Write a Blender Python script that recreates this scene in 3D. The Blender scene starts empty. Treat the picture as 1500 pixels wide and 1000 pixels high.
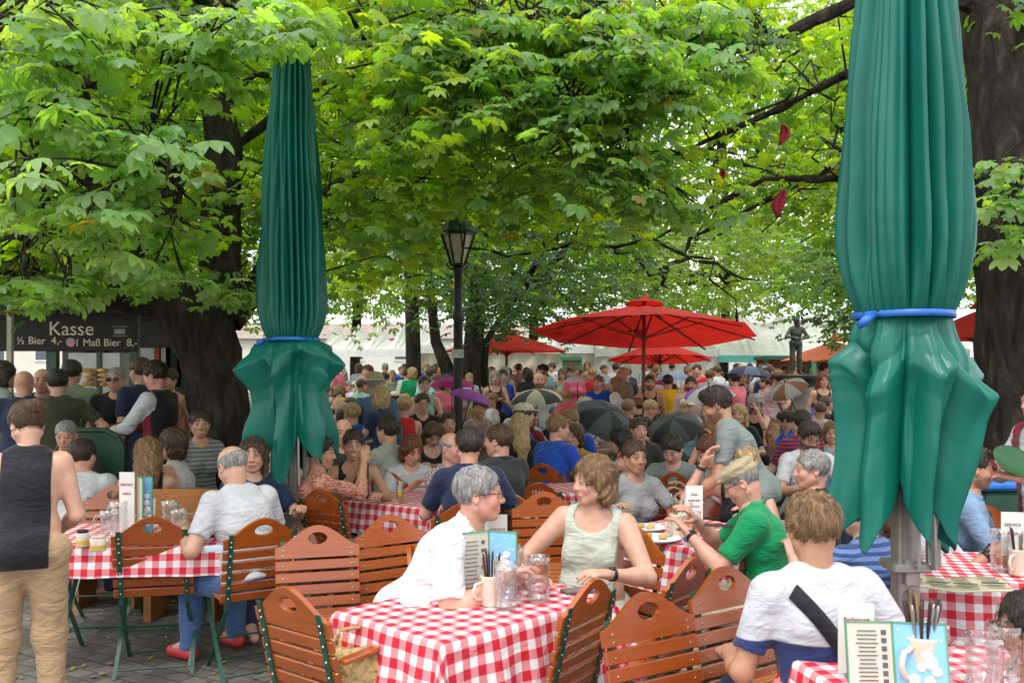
import bpy, math, random, colorsys
import numpy as np
from math import sin, cos, pi, radians, sqrt, atan2
from mathutils import Vector, Matrix
random.seed(7)
RNG = np.random.default_rng(11)
scn = bpy.context.scene
# ---------------------------------------------------------------- camera, sky, sun, exposure
F_PX, HZ, CAM_Z = 1300.0, 548.0, 1.7          # focal length in photo pixels, horizon row, eye height
cam_data = bpy.data.cameras.new('camera')
cam = bpy.data.objects.new('camera', cam_data)
scn.collection.objects.link(cam)
cam.location = (0, 0, CAM_Z)
cam.rotation_euler = (pi / 2, 0, 0)
cam_data.sensor_width = 36
cam_data.lens = 36 * F_PX / 1500
cam_data.shift_y = (HZ - 500) / 1500
cam_data.clip_start = 0.05
cam_data.clip_end = 600
scn.camera = cam
SUN_EL, SUN_AZ = radians(62), radians(205)     # high and a little behind the camera's left
world = bpy.data.worlds.new('World')
scn.world = world
world.use_nodes = True
wn, wl = world.node_tree.nodes, world.node_tree.links
bg = wn['Background']
sky = wn.new('ShaderNodeTexSky')
sky.sky_type = 'NISHITA'
sky.sun_disc = False
sky.sun_elevation = SUN_EL
sky.sun_rotation = SUN_AZ
sky.air_density = 1.0
sky.dust_density = 2.0
hs = wn.new('ShaderNodeHueSaturation')
hs.inputs['Saturation'].default_value = 0.12
wl.new(sky.outputs[0], hs.inputs['Color'])
ov = wn.new('ShaderNodeMix'); ov.data_type = 'RGBA'; ov.inputs[0].default_value = .6     # a veil of bright cloud over the whole sky
ov.inputs[7].default_value = (11, 11.2, 11.4, 1)
wl.new(hs.outputs[0], ov.inputs[6]); wl.new(ov.outputs[2], bg.inputs['Color'])
bg.inputs['Strength'].default_value = 0.15
sd = bpy.data.lights.new('sun', 'SUN')
sd.energy = 1.2
sd.angle = radians(10)
sd.color = (1.0, 0.96, 0.9)
sun = bpy.data.objects.new('sun', sd)
scn.collection.objects.link(sun)
# direction towards the sun, sky rotation measured clockwise from +Y
_sv = Vector((sin(SUN_AZ) * cos(SUN_EL), cos(SUN_AZ) * cos(SUN_EL), sin(SUN_EL)))
sun.rotation_euler = _sv.to_track_quat('Z', 'Y').to_euler()
scn.view_settings.view_transform = 'Standard'
scn.view_settings.look = 'None'
scn.view_settings.gamma = 1
scn.view_settings.exposure = 0.6
scn.cycles.use_denoising = True
scn.cycles.max_bounces = 8
scn.cycles.transparent_max_bounces = 24
scn.cycles.transmission_bounces = 6
scn.cycles.sample_clamp_indirect = 4

# ---------------------------------------------------------------- helpers
COL = scn.collection
def at(px, d, py=None):
    """photo column, metres away (and row) -> world point"""
    return Vector(((px - 750) * d / F_PX, d, 0 if py is None else CAM_Z - (py - HZ) * d / F_PX))
def gz(y):
    return min(max((y - 12) * 0.022, 0), 0.42)
def tag(o, label=None, cat=None, group=None, kind=None):
    if label: o['label'] = label
    if cat: o['category'] = cat
    if group: o['group'] = group
    if kind: o['kind'] = kind
    return o
def empty(name, loc=(0, 0, 0), rz=0, label=None, cat=None, group=None, rx=0):
    o = bpy.data.objects.new(name, None)
    o.empty_display_size = 0.1
    COL.objects.link(o)
    o.location = loc
    o.rotation_euler = (rx, 0, rz)
    return tag(o, label, cat, group)
def mesh_obj(name, V, Fq, mat, parent=None, smooth=True, col=None, uv=None):
    """V (n,3) array, Fq (m,4) or (m,3) array or list of faces"""
    me = bpy.data.meshes.new(name)
    V = np.asarray(V, dtype=np.float32)
    if isinstance(Fq, np.ndarray):
        n, k = Fq.shape
        me.vertices.add(len(V)); me.vertices.foreach_set('co', V.ravel())
        me.loops.add(n * k); me.loops.foreach_set('vertex_index', Fq.astype(np.int32).ravel())
        me.polygons.add(n)
        me.polygons.foreach_set('loop_start', np.arange(0, n * k, k, dtype=np.int32))
        me.update(calc_edges=True)
    else:
        me.from_pydata(V.tolist(), [], Fq)
    me.polygons.foreach_set('use_smooth', np.full(len(me.polygons), smooth))
    if col is not None:
        a = me.color_attributes.new('Col', 'FLOAT_COLOR', 'POINT')
        c = np.ones((len(V), 4), dtype=np.float32); c[:, :3] = col
        a.data.foreach_set('color', c.ravel())
    if uv is not None:
        l = me.uv_layers.new(name='UVMap')
        li = np.empty(len(me.loops), dtype=np.int32); me.loops.foreach_get('vertex_index', li)
        l.data.foreach_set('uv', np.asarray(uv, dtype=np.float32)[li].ravel())
    me.validate()
    me.update()
    o = bpy.data.objects.new(name, me)
    if mat: me.materials.append(mat)
    COL.objects.link(o)
    if parent: o.parent = parent
    return o
def tree_copy(o, parent=None, mats=None):
    c = o.copy(); COL.objects.link(c); c.parent = parent
    for ch in list(o.children):
        d = tree_copy(ch, c)
    return c
class G:
    """collects simple shapes, then builds ONE mesh"""
    def __init__(s): s.v, s.f, s.uv = [], [], None
    def add(s, V, Fs):
        b = len(s.v); s.v += [tuple(p) for p in V]; s.f += [tuple(i + b for i in f) for f in Fs]; return s
    def box(s, c, size, R=None, bev=0.0):
        hx, hy, hz = [q / 2 for q in size]
        b = min(bev, hx * .9, hy * .9, hz * .9)
        if b <= 0:
            P = [Vector((x, y, z)) for x in (-hx, hx) for y in (-hy, hy) for z in (-hz, hz)]
            Fs = [(0, 1, 3, 2), (4, 6, 7, 5), (0, 4, 5, 1), (2, 3, 7, 6), (0, 2, 6, 4), (1, 5, 7, 3)]
        else:   # chamfered along z-running edges and both ends
            ring = [(-hx + b, -hy), (hx - b, -hy), (hx, -hy + b), (hx, hy - b), (hx - b, hy), (-hx + b, hy), (-hx, hy - b), (-hx, -hy + b)]
            P, Fs = [], []
            for z, k in ((-hz, b), (-hz + b, 0), (hz - b, 0), (hz, b)):
                for x, y in ring:
                    P.append(Vector((x - math.copysign(k, x) * (abs(x) > k), y - math.copysign(k, y) * (abs(y) > k), z)))
            for r in range(3):
                for i in range(8):
                    j = (i + 1) % 8
                    Fs.append((r * 8 + i, r * 8 + j, r * 8 + 8 + j, r * 8 + 8 + i))
            Fs += [tuple(range(7, -1, -1)), tuple(range(24, 32))]
        c = Vector(c)
        if R is not None: P = [R @ p for p in P]
        return s.add([p + c for p in P], Fs)
    def tube(s, pts, rad, n=8, cap=True, flat=1.0):
        pts = [Vector(p) for p in pts]
        if not hasattr(rad, '__len__'): rad = [rad] * len(pts)
        P, Fs = [], []
        up = None
        for i, p in enumerate(pts):
            t = (pts[min(i + 1, len(pts) - 1)] - pts[max(i - 1, 0)])
            t = t.normalized() if t.length > 1e-9 else Vector((0, 0, 1))
            if up is None: up = t.orthogonal().normalized()
            up = (up - t * up.dot(t))
            up = up.normalized() if up.length > 1e-6 else t.orthogonal().normalized()
            w = t.cross(up)
            for k in range(n):
                a = 2 * pi * k / n
                P.append(p + (up * cos(a) + w * sin(a) * flat) * rad[i])
        for i in range(len(pts) - 1):
            for k in range(n):
                q = (k + 1) % n
                Fs.append((i * n + k, i * n + q, (i + 1) * n + q, (i + 1) * n + k))
        if cap: Fs += [tuple(range(n - 1, -1, -1)), tuple(range((len(pts) - 1) * n, len(pts) * n))]
        return s.add(P, Fs)
    def bar(s, a, b, w, t, side=(1, 0, 0)):
        """flat bar: width w along `side`, thickness t across"""
        a, b = Vector(a), Vector(b); d = (b - a); L = d.length; z = d.normalized()
        x = Vector(side); x = (x - z * x.dot(z)).normalized(); y = z.cross(x)
        R = Matrix((x, y, z)).transposed()
        return s.box((a + b) / 2, (w, t, L), R)
    def lathe(s, prof, n=24, c=(0, 0, 0), fn=None, closed=False):
        P, Fs = [], []
        for r, z in prof:
            for k in range(n):
                a = 2 * pi * k / n
                rr = r * (fn(a, z) if fn else 1)
                P.append((c[0] + rr * cos(a), c[1] + rr * sin(a), c[2] + z))
        for i in range(len(prof) - 1):
            for k in range(n):
                q = (k + 1) % n
                Fs.append((i * n + k, i * n + q, (i + 1) * n + q, (i + 1) * n + k))
        if not closed:
            Fs += [tuple(range(n - 1, -1, -1)), tuple(range((len(prof) - 1) * n, len(prof) * n))]
        return s.add(P, Fs)
    def dome(s, c, r, n=8, axis=(0, -1, 0)):
        z = Vector(axis).normalized(); x = z.orthogonal().normalized(); y = z.cross(x); c = Vector(c)
        P = [c + (x * cos(2 * pi * k / n) + y * sin(2 * pi * k / n)) * r for k in range(n)]
        P += [c + (x * cos(2 * pi * k / n) + y * sin(2 * pi * k / n)) * r * .65 + z * r * .45 for k in range(n)]
        Fs = [(k, (k + 1) % n, n + (k + 1) % n, n + k) for k in range(n)] + [tuple(range(n, 2 * n))]
        return s.add(P, Fs)
    def plate(s, outline, y0, y1, hole=None):
        """outline in xz (list), extruded from y0 to y1; optional hole outline (same point count ordering by angle)"""
        n = len(outline)
        if hole is None:
            P = [(x, y0, z) for x, z in outline] + [(x, y1, z) for x, z in outline]
            Fs = [tuple(range(n)), tuple(range(2 * n - 1, n - 1, -1))] + [(i, i + n, (i + 1) % n + n, (i + 1) % n) for i in range(n)]
        else:
            P = [(x, y0, z) for x, z in outline] + [(x, y0, z) for x, z in hole] + [(x, y1, z) for x, z in outline] + [(x, y1, z) for x, z in hole]
            Fs = []
            for i in range(n):
                j = (i + 1) % n
                Fs += [(i, j, n + j, n + i), (2 * n + j, 2 * n + i, 3 * n + i, 3 * n + j), (j, i, 2 * n + i, 2 * n + j), (n + i, n + j, 3 * n + j, 3 * n + i)]
        return s.add(P, Fs)
    def build(s, name, mat, parent=None, smooth=False, M=None):
        V = s.v if M is None else [tuple(M @ Vector(p)) for p in s.v]
        o = mesh_obj(name, V, list(s.f), mat, parent, smooth)
        return o
def RotM(rx=0, ry=0, rz=0):
    return Matrix.Rotation(rz, 3, 'Z') @ Matrix.Rotation(ry, 3, 'Y') @ Matrix.Rotation(rx, 3, 'X')

# ---------------------------------------------------------------- materials
MATS = {}
def nodes_of(name):
    m = bpy.data.materials.new(name); m.use_nodes = True
    nt = m.node_tree; return m, nt.nodes, nt.links, nt.nodes['Principled BSDF']
def lin(c):
    """sRGB 0-255 picture colour to linear"""
    return tuple(((v / 255) / 12.92 if v / 255 <= .04045 else ((v / 255 + .055) / 1.055) ** 2.4) for v in c)
def tex_noise(N, L, scale, coord='Object', stretch=(1, 1, 1), detail=4, rough=.55, dist=0):
    tc = N.new('ShaderNodeTexCoord'); mp = N.new('ShaderNodeMapping')
    mp.inputs['Scale'].default_value = stretch
    L.new(tc.outputs[coord], mp.inputs[0])
    n = N.new('ShaderNodeTexNoise'); n.inputs['Scale'].default_value = scale
    n.inputs['Detail'].default_value = detail; n.inputs['Roughness'].default_value = rough
    n.inputs['Distortion'].default_value = dist
    L.new(mp.outputs[0], n.inputs['Vector']); return n
def ramp(N, L, src, stops):
    r = N.new('ShaderNodeValToRGB'); e = r.color_ramp.elements
    while len(e) < len(stops): e.new(.5)
    for i, (p, c) in enumerate(stops):
        e[i].position = p; e[i].color = (*c[:3], 1)
    L.new(src, r.inputs[0]); return r
def bump(N, L, B, src, strength=.3, dist=.01):
    b = N.new('ShaderNodeBump'); b.inputs['Strength'].default_value = strength; b.inputs['Distance'].default_value = dist
    L.new(src, b.inputs['Height']); L.new(b.outputs[0], B.inputs['Normal']); return b
def sc(c, k): return tuple(min(v * k, 1) for v in c)
def plain(name, c, rough=.5, var=.15, nscale=8, metal=0, coat=0, bmp=.1, bdist=.004, stretch=(1, 1, 1), emit=0, spec=None, detail=4):
    if name in MATS: return MATS[name]
    m, N, L, B = nodes_of(name)
    n = tex_noise(N, L, nscale, stretch=stretch, detail=detail)
    r = ramp(N, L, n.outputs[0], [(.3, sc(c, 1 - var)), (.7, sc(c, 1 + var))])
    L.new(r.outputs[0], B.inputs['Base Color'])
    B.inputs['Roughness'].default_value = rough; B.inputs['Metallic'].default_value = metal
    B.inputs['Coat Weight'].default_value = coat
    if spec is not None: B.inputs['Specular IOR Level'].default_value = spec
    if bmp: bump(N, L, B, n.outputs[0], bmp, bdist)
    if emit:
        L.new(r.outputs[0], B.inputs['Emission Color']); B.inputs['Emission Strength'].default_value = emit
    MATS[name] = m; return m
def cloth_mat(name, c, wr=.55, rough=.85, pattern=None, c2=None, c3=None):
    """woven fabric: fine weave bump, large soft folds"""
    if name in MATS: return MATS[name]
    m, N, L, B = nodes_of(name)
    f1 = tex_noise(N, L, 5, stretch=(1, 1, 2.2), detail=2, dist=1.6)
    f2 = tex_noise(N, L, 14, stretch=(1, 1, 1.6), detail=3, dist=1.0)
    mx = N.new('ShaderNodeMath'); mx.operation = 'MULTIPLY_ADD'; mx.inputs[1].default_value = .35
    L.new(f2.outputs[0], mx.inputs[0]); L.new(f1.outputs[0], mx.inputs[2])
    bump(N, L, B, mx.outputs[0], wr, .035)
    base = ramp(N, L, f2.outputs[0], [(.3, sc(c, .88)), (.7, sc(c, 1.06))])
    out = base.outputs[0]
    if pattern:
        tc = N.new('ShaderNodeTexCoord')
        if pattern == 'stripe':
            w = N.new('ShaderNodeTexWave'); w.bands_direction = 'Z'; w.inputs['Scale'].default_value = 9; w.inputs['Distortion'].default_value = .6
            L.new(tc.outputs['Object'], w.inputs['Vector']); src = w.outputs['Fac']; st = [(.45, (0,)*3), (.55, (1,)*3)]
        elif pattern == 'ornate':
            w = N.new('ShaderNodeTexVoronoi'); w.inputs['Scale'].default_value = 34; mp = N.new('ShaderNodeMapping'); mp.inputs['Scale'].default_value = (.6, .6, 1.5)
            L.new(tc.outputs['Object'], mp.inputs[0]); L.new(mp.outputs[0], w.inputs['Vector']); src = w.outputs['Distance']; st = [(.3, (0,)*3), (.42, (1,)*3)]
        elif pattern == 'check':
            w = N.new('ShaderNodeTexChecker'); w.inputs['Scale'].default_value = 60; L.new(tc.outputs['Object'], w.inputs['Vector']); src = w.outputs['Fac']; st = [(.4, (0,)*3), (.6, (1,)*3)]
        elif pattern == 'split':   # pale above, second colour below the chest line
            sp = N.new('ShaderNodeSeparateXYZ'); L.new(tc.outputs['Object'], sp.inputs[0]); src = sp.outputs[2]; st = [(c3 - .002, (1,)*3), (c3 + .002, (0,)*3)]
        k = ramp(N, L, src, st)
        mix = N.new('ShaderNodeMix'); mix.data_type = 'RGBA'; L.new(k.outputs[0], mix.inputs[0]); L.new(out, mix.inputs[6]); mix.inputs[7].default_value = (*c2, 1)
        out = mix.outputs[2]
        if pattern == 'ornate':
            wv = N.new('ShaderNodeTexVoronoi'); wv.inputs['Scale'].default_value = 58; L.new(mp.outputs[0], wv.inputs['Vector']); k3 = ramp(N, L, wv.outputs['Distance'], [(.24, (1,)*3), (.34, (0,)*3)])
            m3 = N.new('ShaderNodeMix'); m3.data_type = 'RGBA'; L.new(k3.outputs[0], m3.inputs[0]); L.new(out, m3.inputs[6]); m3.inputs[7].default_value = (*c3, 1); out = m3.outputs[2]
    L.new(out, B.inputs['Base Color'])
    B.inputs['Roughness'].default_value = rough
    B.inputs['Sheen Weight'].default_value = .15
    B.inputs['Specular IOR Level'].default_value = .25
    MATS[name] = m; return m
def hair_mat(name, c):
    if name in MATS: return MATS[name]
    m, N, L, B = nodes_of(name)
    n = tex_noise(N, L, 60, stretch=(1.6, 1.6, .16), detail=3, dist=.8)
    r = ramp(N, L, n.outputs[0], [(.32, sc(c, .45)), (.5, c), (.72, sc(c, 1.8))])
    L.new(r.outputs[0], B.inputs['Base Color']); B.inputs['Roughness'].default_value = .5
    bump(N, L, B, n.outputs[0], .9, .012)
    MATS[name] = m; return m
def skin_mat():
    m, N, L, B = nodes_of('skin')
    a = N.new('ShaderNodeVertexColor'); a.layer_name = 'Col'
    n = tex_noise(N, L, 22, detail=4)
    mx = N.new('ShaderNodeMix'); mx.data_type = 'RGBA'; mx.blend_type = 'MULTIPLY'; mx.inputs[0].default_value = 1
    r = ramp(N, L, n.outputs[0], [(.3, (.86, .8, .78)), (.65, (1.0, 1.0, 1.0))])
    L.new(a.outputs[0], mx.inputs[6]); L.new(r.outputs[0], mx.inputs[7])
    L.new(mx.outputs[2], B.inputs['Base Color']); B.inputs['Roughness'].default_value = .48
    B.inputs['Subsurface Weight'].default_value = .12; B.inputs['Subsurface Radius'].default_value = (.02, .008, .004); B.inputs['Subsurface Scale'].default_value = .5
    n2 = tex_noise(N, L, 160, detail=3)
    bump(N, L, B, n2.outputs[0], .12, .002)
    return m
SKIN = skin_mat()
def wood_mat(name, c, rough=.32, coat=.35, k=1):
    if name in MATS: return MATS[name]
    m, N, L, B = nodes_of(name)
    n = tex_noise(N, L, 9, stretch=(.5, 6, 6), detail=5, dist=.5)
    n2 = tex_noise(N, L, 2.3, detail=2)
    r = ramp(N, L, n.outputs[0], [(.25, sc(c, .8)), (.5, c), (.8, sc(c, 1.15))])
    r2 = ramp(N, L, n2.outputs[0], [(.3, (.75,)*3), (.7, (1.0,)*3)])
    oi = N.new('ShaderNodeObjectInfo'); r3 = ramp(N, L, oi.outputs['Random'], [(0, (.72, .66, .64)), (1, (1.0, 1.0, 1.0))])
    mx = N.new('ShaderNodeMix'); mx.data_type = 'RGBA'; mx.blend_type = 'MULTIPLY'; mx.inputs[0].default_value = 1
    L.new(r.outputs[0], mx.inputs[6]); L.new(r2.outputs[0], mx.inputs[7])
    m2 = N.new('ShaderNodeMix'); m2.data_type = 'RGBA'; m2.blend_type = 'MULTIPLY'; m2.inputs[0].default_value = 1
    L.new(mx.outputs[2], m2.inputs[6]); L.new(r3.outputs[0], m2.inputs[7])
    L.new(m2.outputs[2], B.inputs['Base Color']); n9 = tex_noise(N, L, 26, stretch=(1, 3, 3), detail=6); r9 = ramp(N, L, n9.outputs[0], [(.35, (rough * .8,)*3), (.7, (rough * 1.7,)*3)]); L.new(r9.outputs[0], B.inputs['Roughness']); B.inputs['Coat Weight'].default_value = coat; B.inputs['Coat Roughness'].default_value = .25
    bump(N, L, B, n.outputs[0], .15, .003)
    MATS[name] = m; return m
WOOD = wood_mat('varnished_wood', (.42, .09, .010), .22, .6)
WOOD_SEAT = wood_mat('bright_wood', (.52, .155, .025))
BENCH = wood_mat('bench_wood', (.40, .16, .035), .5, .1)
GREEN_METAL = plain('green_metal', (.012, .07, .045), .4, .3, 30, bmp=.1)
def rivet_mat():
    return plain('rivet_metal', (.55, .55, .52), .35, .1, 30, metal=.8, bmp=0)
RIVET = rivet_mat()
DARK = plain('dark_metal', (.015, .018, .018), .45, .3, 20)
GREYM = plain('grey_metal', (.33, .32, .30), .4, .12, 25, metal=.6)
WHITE = plain('white_board', (.78, .78, .76), .6, .04, 6, bmp=0)
CERAM = plain('cream_ceramic', (.72, .62, .5), .25, .05, 10, bmp=0, coat=.5)
BLACKP = plain('black_plastic', (.012, .012, .014), .3, .1, 10, bmp=0)
BUN = plain('baked_bread', (.42, .2, .06), .6, .5, 40, bmp=.3)
def glass_mat(name='glass', tint=(1, 1, 1), rough=.02, refl=1.0):
    """thin glass: clear, with bright fresnel reflections off its wavy surface"""
    if name in MATS: return MATS[name]
    m, N, L, B = nodes_of(name); N.remove(B)
    t = N.new('ShaderNodeBsdfTransparent'); t.inputs[0].default_value = (*tint, 1)
    g = N.new('ShaderNodeBsdfGlossy'); g.inputs['Roughness'].default_value = .06; g.inputs[0].default_value = (.95, .96, .97, 1)
    n = tex_noise(N, L, 45, detail=2); bp = N.new('ShaderNodeBump'); bp.inputs['Strength'].default_value = .6; bp.inputs['Distance'].default_value = .006
    L.new(n.outputs[0], bp.inputs['Height']); L.new(bp.outputs[0], g.inputs['Normal'])
    lw = N.new('ShaderNodeLayerWeight'); lw.inputs[0].default_value = .32; L.new(bp.outputs[0], lw.inputs['Normal'])
    f = N.new('ShaderNodeMath'); f.operation = 'MULTIPLY_ADD'; f.inputs[1].default_value = .75; f.inputs[2].default_value = .06; L.new(lw.outputs['Facing'], f.inputs[0])
    ms = N.new('ShaderNodeMixShader'); L.new(f.outputs[0], ms.inputs[0]); L.new(t.outputs[0], ms.inputs[1]); L.new(g.outputs[0], ms.inputs[2]); L.new(ms.outputs[0], N['Material Output'].inputs[0])
    MATS[name] = m; return m
GLASS = glass_mat('glass', (.955, .96, .96))
BEER = glass_mat('beer', (.85, .50, .07), .0)
JUICE = plain('yellow_juice', (.8, .55, .08), .3, .05, 10, bmp=0)
def gingham(name='gingham', sq=.038):
    m, N, L, B = nodes_of(name)
    uv = N.new('ShaderNodeUVMap'); uv.uv_map = 'UVMap'
    sp = N.new('ShaderNodeSeparateXYZ'); L.new(uv.outputs[0], sp.inputs[0])
    outs = []
    for i in (0, 1):
        d = N.new('ShaderNodeMath'); d.operation = 'DIVIDE'; d.inputs[1].default_value = sq * 2; L.new(sp.outputs[i], d.inputs[0])
        fr = N.new('ShaderNodeMath'); fr.operation = 'FRACT'; L.new(d.outputs[0], fr.inputs[0])
        gt = N.new('ShaderNodeMath'); gt.operation = 'GREATER_THAN'; gt.inputs[1].default_value = .5; L.new(fr.outputs[0], gt.inputs[0])
        outs.append(gt)
    ad = N.new('ShaderNodeMath'); ad.operation = 'ADD'; L.new(outs[0].outputs[0], ad.inputs[0]); L.new(outs[1].outputs[0], ad.inputs[1])
    hf = N.new('ShaderNodeMath'); hf.operation = 'MULTIPLY'; hf.inputs[1].default_value = .5; L.new(ad.outputs[0], hf.inputs[0])
    r = ramp(N, L, hf.outputs[0], [(0, (.80, .79, .80)), (.5, (.74, .25, .28)), (1, (.60, .012, .03))]); r.color_ramp.interpolation = 'CONSTANT'
    r.color_ramp.elements[1].position = .3; r.color_ramp.elements[2].position = .8
    n = tex_noise(N, L, 4, detail=3); r2 = ramp(N, L, n.outputs[0], [(.3, (.9,)*3), (.7, (1,)*3)])
    mx = N.new('ShaderNodeMix'); mx.data_type = 'RGBA'; mx.blend_type = 'MULTIPLY'; mx.inputs[0].default_value = 1
    L.new(r.outputs[0], mx.inputs[6]); L.new(r2.outputs[0], mx.inputs[7])
    L.new(mx.outputs[2], B.inputs['Base Color']); B.inputs['Roughness'].default_value = .8
    n3 = tex_noise(N, L, 7, detail=3, dist=.8); bump(N, L, B, n3.outputs[0], .8, .025)
    return m
GINGHAM = gingham()
def pvc(name, c, rough=.34):
    m, N, L, B = nodes_of(name)
    n = tex_noise(N, L, 3, stretch=(1, 1, .5), detail=5); n2 = tex_noise(N, L, 8, stretch=(1, 1, .45), detail=4, rough=.5, dist=.6)
    r = ramp(N, L, n.outputs[0], [(.3, sc(c, .78)), (.7, sc(c, 1.15))]); L.new(r.outputs[0], B.inputs['Base Color'])
    B.inputs['Roughness'].default_value = rough; B.inputs['Coat Weight'].default_value = .0; B.inputs['Coat Roughness'].default_value = .15; B.inputs['Specular IOR Level'].default_value = .35
    bump(N, L, B, n2.outputs[0], .22, .02)
    return m
TEAL = pvc('teal_canvas', (.004, .125, .095), .42)
TEAL_SHINY = pvc('shiny_teal_canvas', (.004, .14, .105), .36)
def canvas(name, c, trans=.5):
    """thin cloth that lets light through"""
    if name in MATS: return MATS[name]
    m, N, L, B = nodes_of(name)
    n = tex_noise(N, L, 5, detail=3); r = ramp(N, L, n.outputs[0], [(.3, sc(c, .9)), (.7, sc(c, 1.08))])
    L.new(r.outputs[0], B.inputs['Base Color']); B.inputs['Roughness'].default_value = .7
    t = N.new('ShaderNodeBsdfTranslucent'); L.new(r.outputs[0], t.inputs[0])
    ms = N.new('ShaderNodeMixShader'); ms.inputs[0].default_value = trans
    L.new(B.outputs[0], ms.inputs[1]); L.new(t.outputs[0], ms.inputs[2]); L.new(ms.outputs[0], N['Material Output'].inputs[0])
    MATS[name] = m; return m
def leaf_mat(name, trans=.5):
    m, N, L, B = nodes_of(name)
    a = N.new('ShaderNodeVertexColor'); a.layer_name = 'Col'
    L.new(a.outputs[0], B.inputs['Base Color']); B.inputs['Roughness'].default_value = .42
    B.inputs['Specular IOR Level'].default_value = .55
    t = N.new('ShaderNodeBsdfTranslucent')
    g = N.new('ShaderNodeMix'); g.data_type = 'RGBA'; g.blend_type = 'MULTIPLY'; g.inputs[0].default_value = 1
    L.new(a.outputs[0], g.inputs[6]); g.inputs[7].default_value = (3.3, 3.1, .5, 1); L.new(g.outputs[2], t.inputs[0])
    ms = N.new('ShaderNodeMixShader'); ms.inputs[0].default_value = trans
    L.new(B.outputs[0], ms.inputs[1]); L.new(t.outputs[0], ms.inputs[2]); L.new(ms.outputs[0], N['Material Output'].inputs[0])
    return m
LEAF = leaf_mat('leaf')
def bark_mat():
    m, N, L, B = nodes_of('bark')
    n = tex_noise(N, L, 9, stretch=(1, 1, .35), detail=8, rough=.65, dist=.8)
    r = ramp(N, L, n.outputs[0], [(.34, (.014, .011, .009)), (.55, (.05, .04, .031)), (.76, (.12, .10, .08))])
    L.new(r.outputs[0], B.inputs['Base Color']); B.inputs['Roughness'].default_value = .9; bump(N, L, B, n.outputs[0], 1, .12); B.inputs['Specular IOR Level'].default_value = .2
    return m
BARK = bark_mat()

# ---------------------------------------------------------------- implicit surfaces (bodies, clothes, hair)
def snet(F, org, h):
    s = F < 0
    c = np.zeros(tuple(n - 1 for n in F.shape), dtype=np.int8)
    sl = lambda o, n: slice(o, n - 1 + o)
    nx, ny, nz = F.shape
    for i in (0, 1):
        for j in (0, 1):
            for k in (0, 1):
                c += s[sl(i, nx), sl(j, ny), sl(k, nz)]
    I = np.argwhere((c > 0) & (c < 8))
    if len(I) == 0: return np.zeros((0, 3)), np.zeros((0, 4), int)
    idx = np.full(c.shape, -1, dtype=np.int64); idx[I[:, 0], I[:, 1], I[:, 2]] = np.arange(len(I))
    acc = np.zeros((len(I), 3)); cnt = np.zeros(len(I))
    cor = [np.array(q) for q in [(0,0,0),(1,0,0),(0,1,0),(1,1,0),(0,0,1),(1,0,1),(0,1,1),(1,1,1)]]
    val = [F[I[:, 0] + q[0], I[:, 1] + q[1], I[:, 2] + q[2]] for q in cor]
    for a, b in ((0,1),(2,3),(4,5),(6,7),(0,2),(1,3),(4,6),(5,7),(0,4),(1,5),(2,6),(3,7)):
        va, vb = val[a], val[b]; m = (va < 0) != (vb < 0)
        t = va[m] / (va[m] - vb[m])
        acc[m] += cor[a] + t[:, None] * (cor[b] - cor[a]); cnt[m] += 1
    V = (I + acc / cnt[:, None]) * h + org
    Q = []
    for ax in range(3):
        a = [slice(1, n - 1) for n in F.shape]; b = list(a)
        a[ax] = slice(0, F.shape[ax] - 1); b[ax] = slice(1, F.shape[ax])
        sa, sb = s[tuple(a)], s[tuple(b)]
        for flip, mm in ((0, sa & ~sb), (1, ~sa & sb)):
            E = np.argwhere(mm)
            if not len(E): continue
            off = np.ones(3, int); off[ax] = 0; E = E + off
            u, v = [(1, 2), (2, 0), (0, 1)][ax]
            du = np.zeros(3, int); du[u] = 1; dv = np.zeros(3, int); dv[v] = 1
            c4 = [E - du - dv, E - dv, E, E - du]
            q = np.stack([idx[t[:, 0], t[:, 1], t[:, 2]] for t in c4], 1)
            if flip: q = q[:, ::-1]
            Q.append(q)
    Q = np.concatenate(Q); Q = Q[(Q >= 0).all(1)]
    return V, Q
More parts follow.
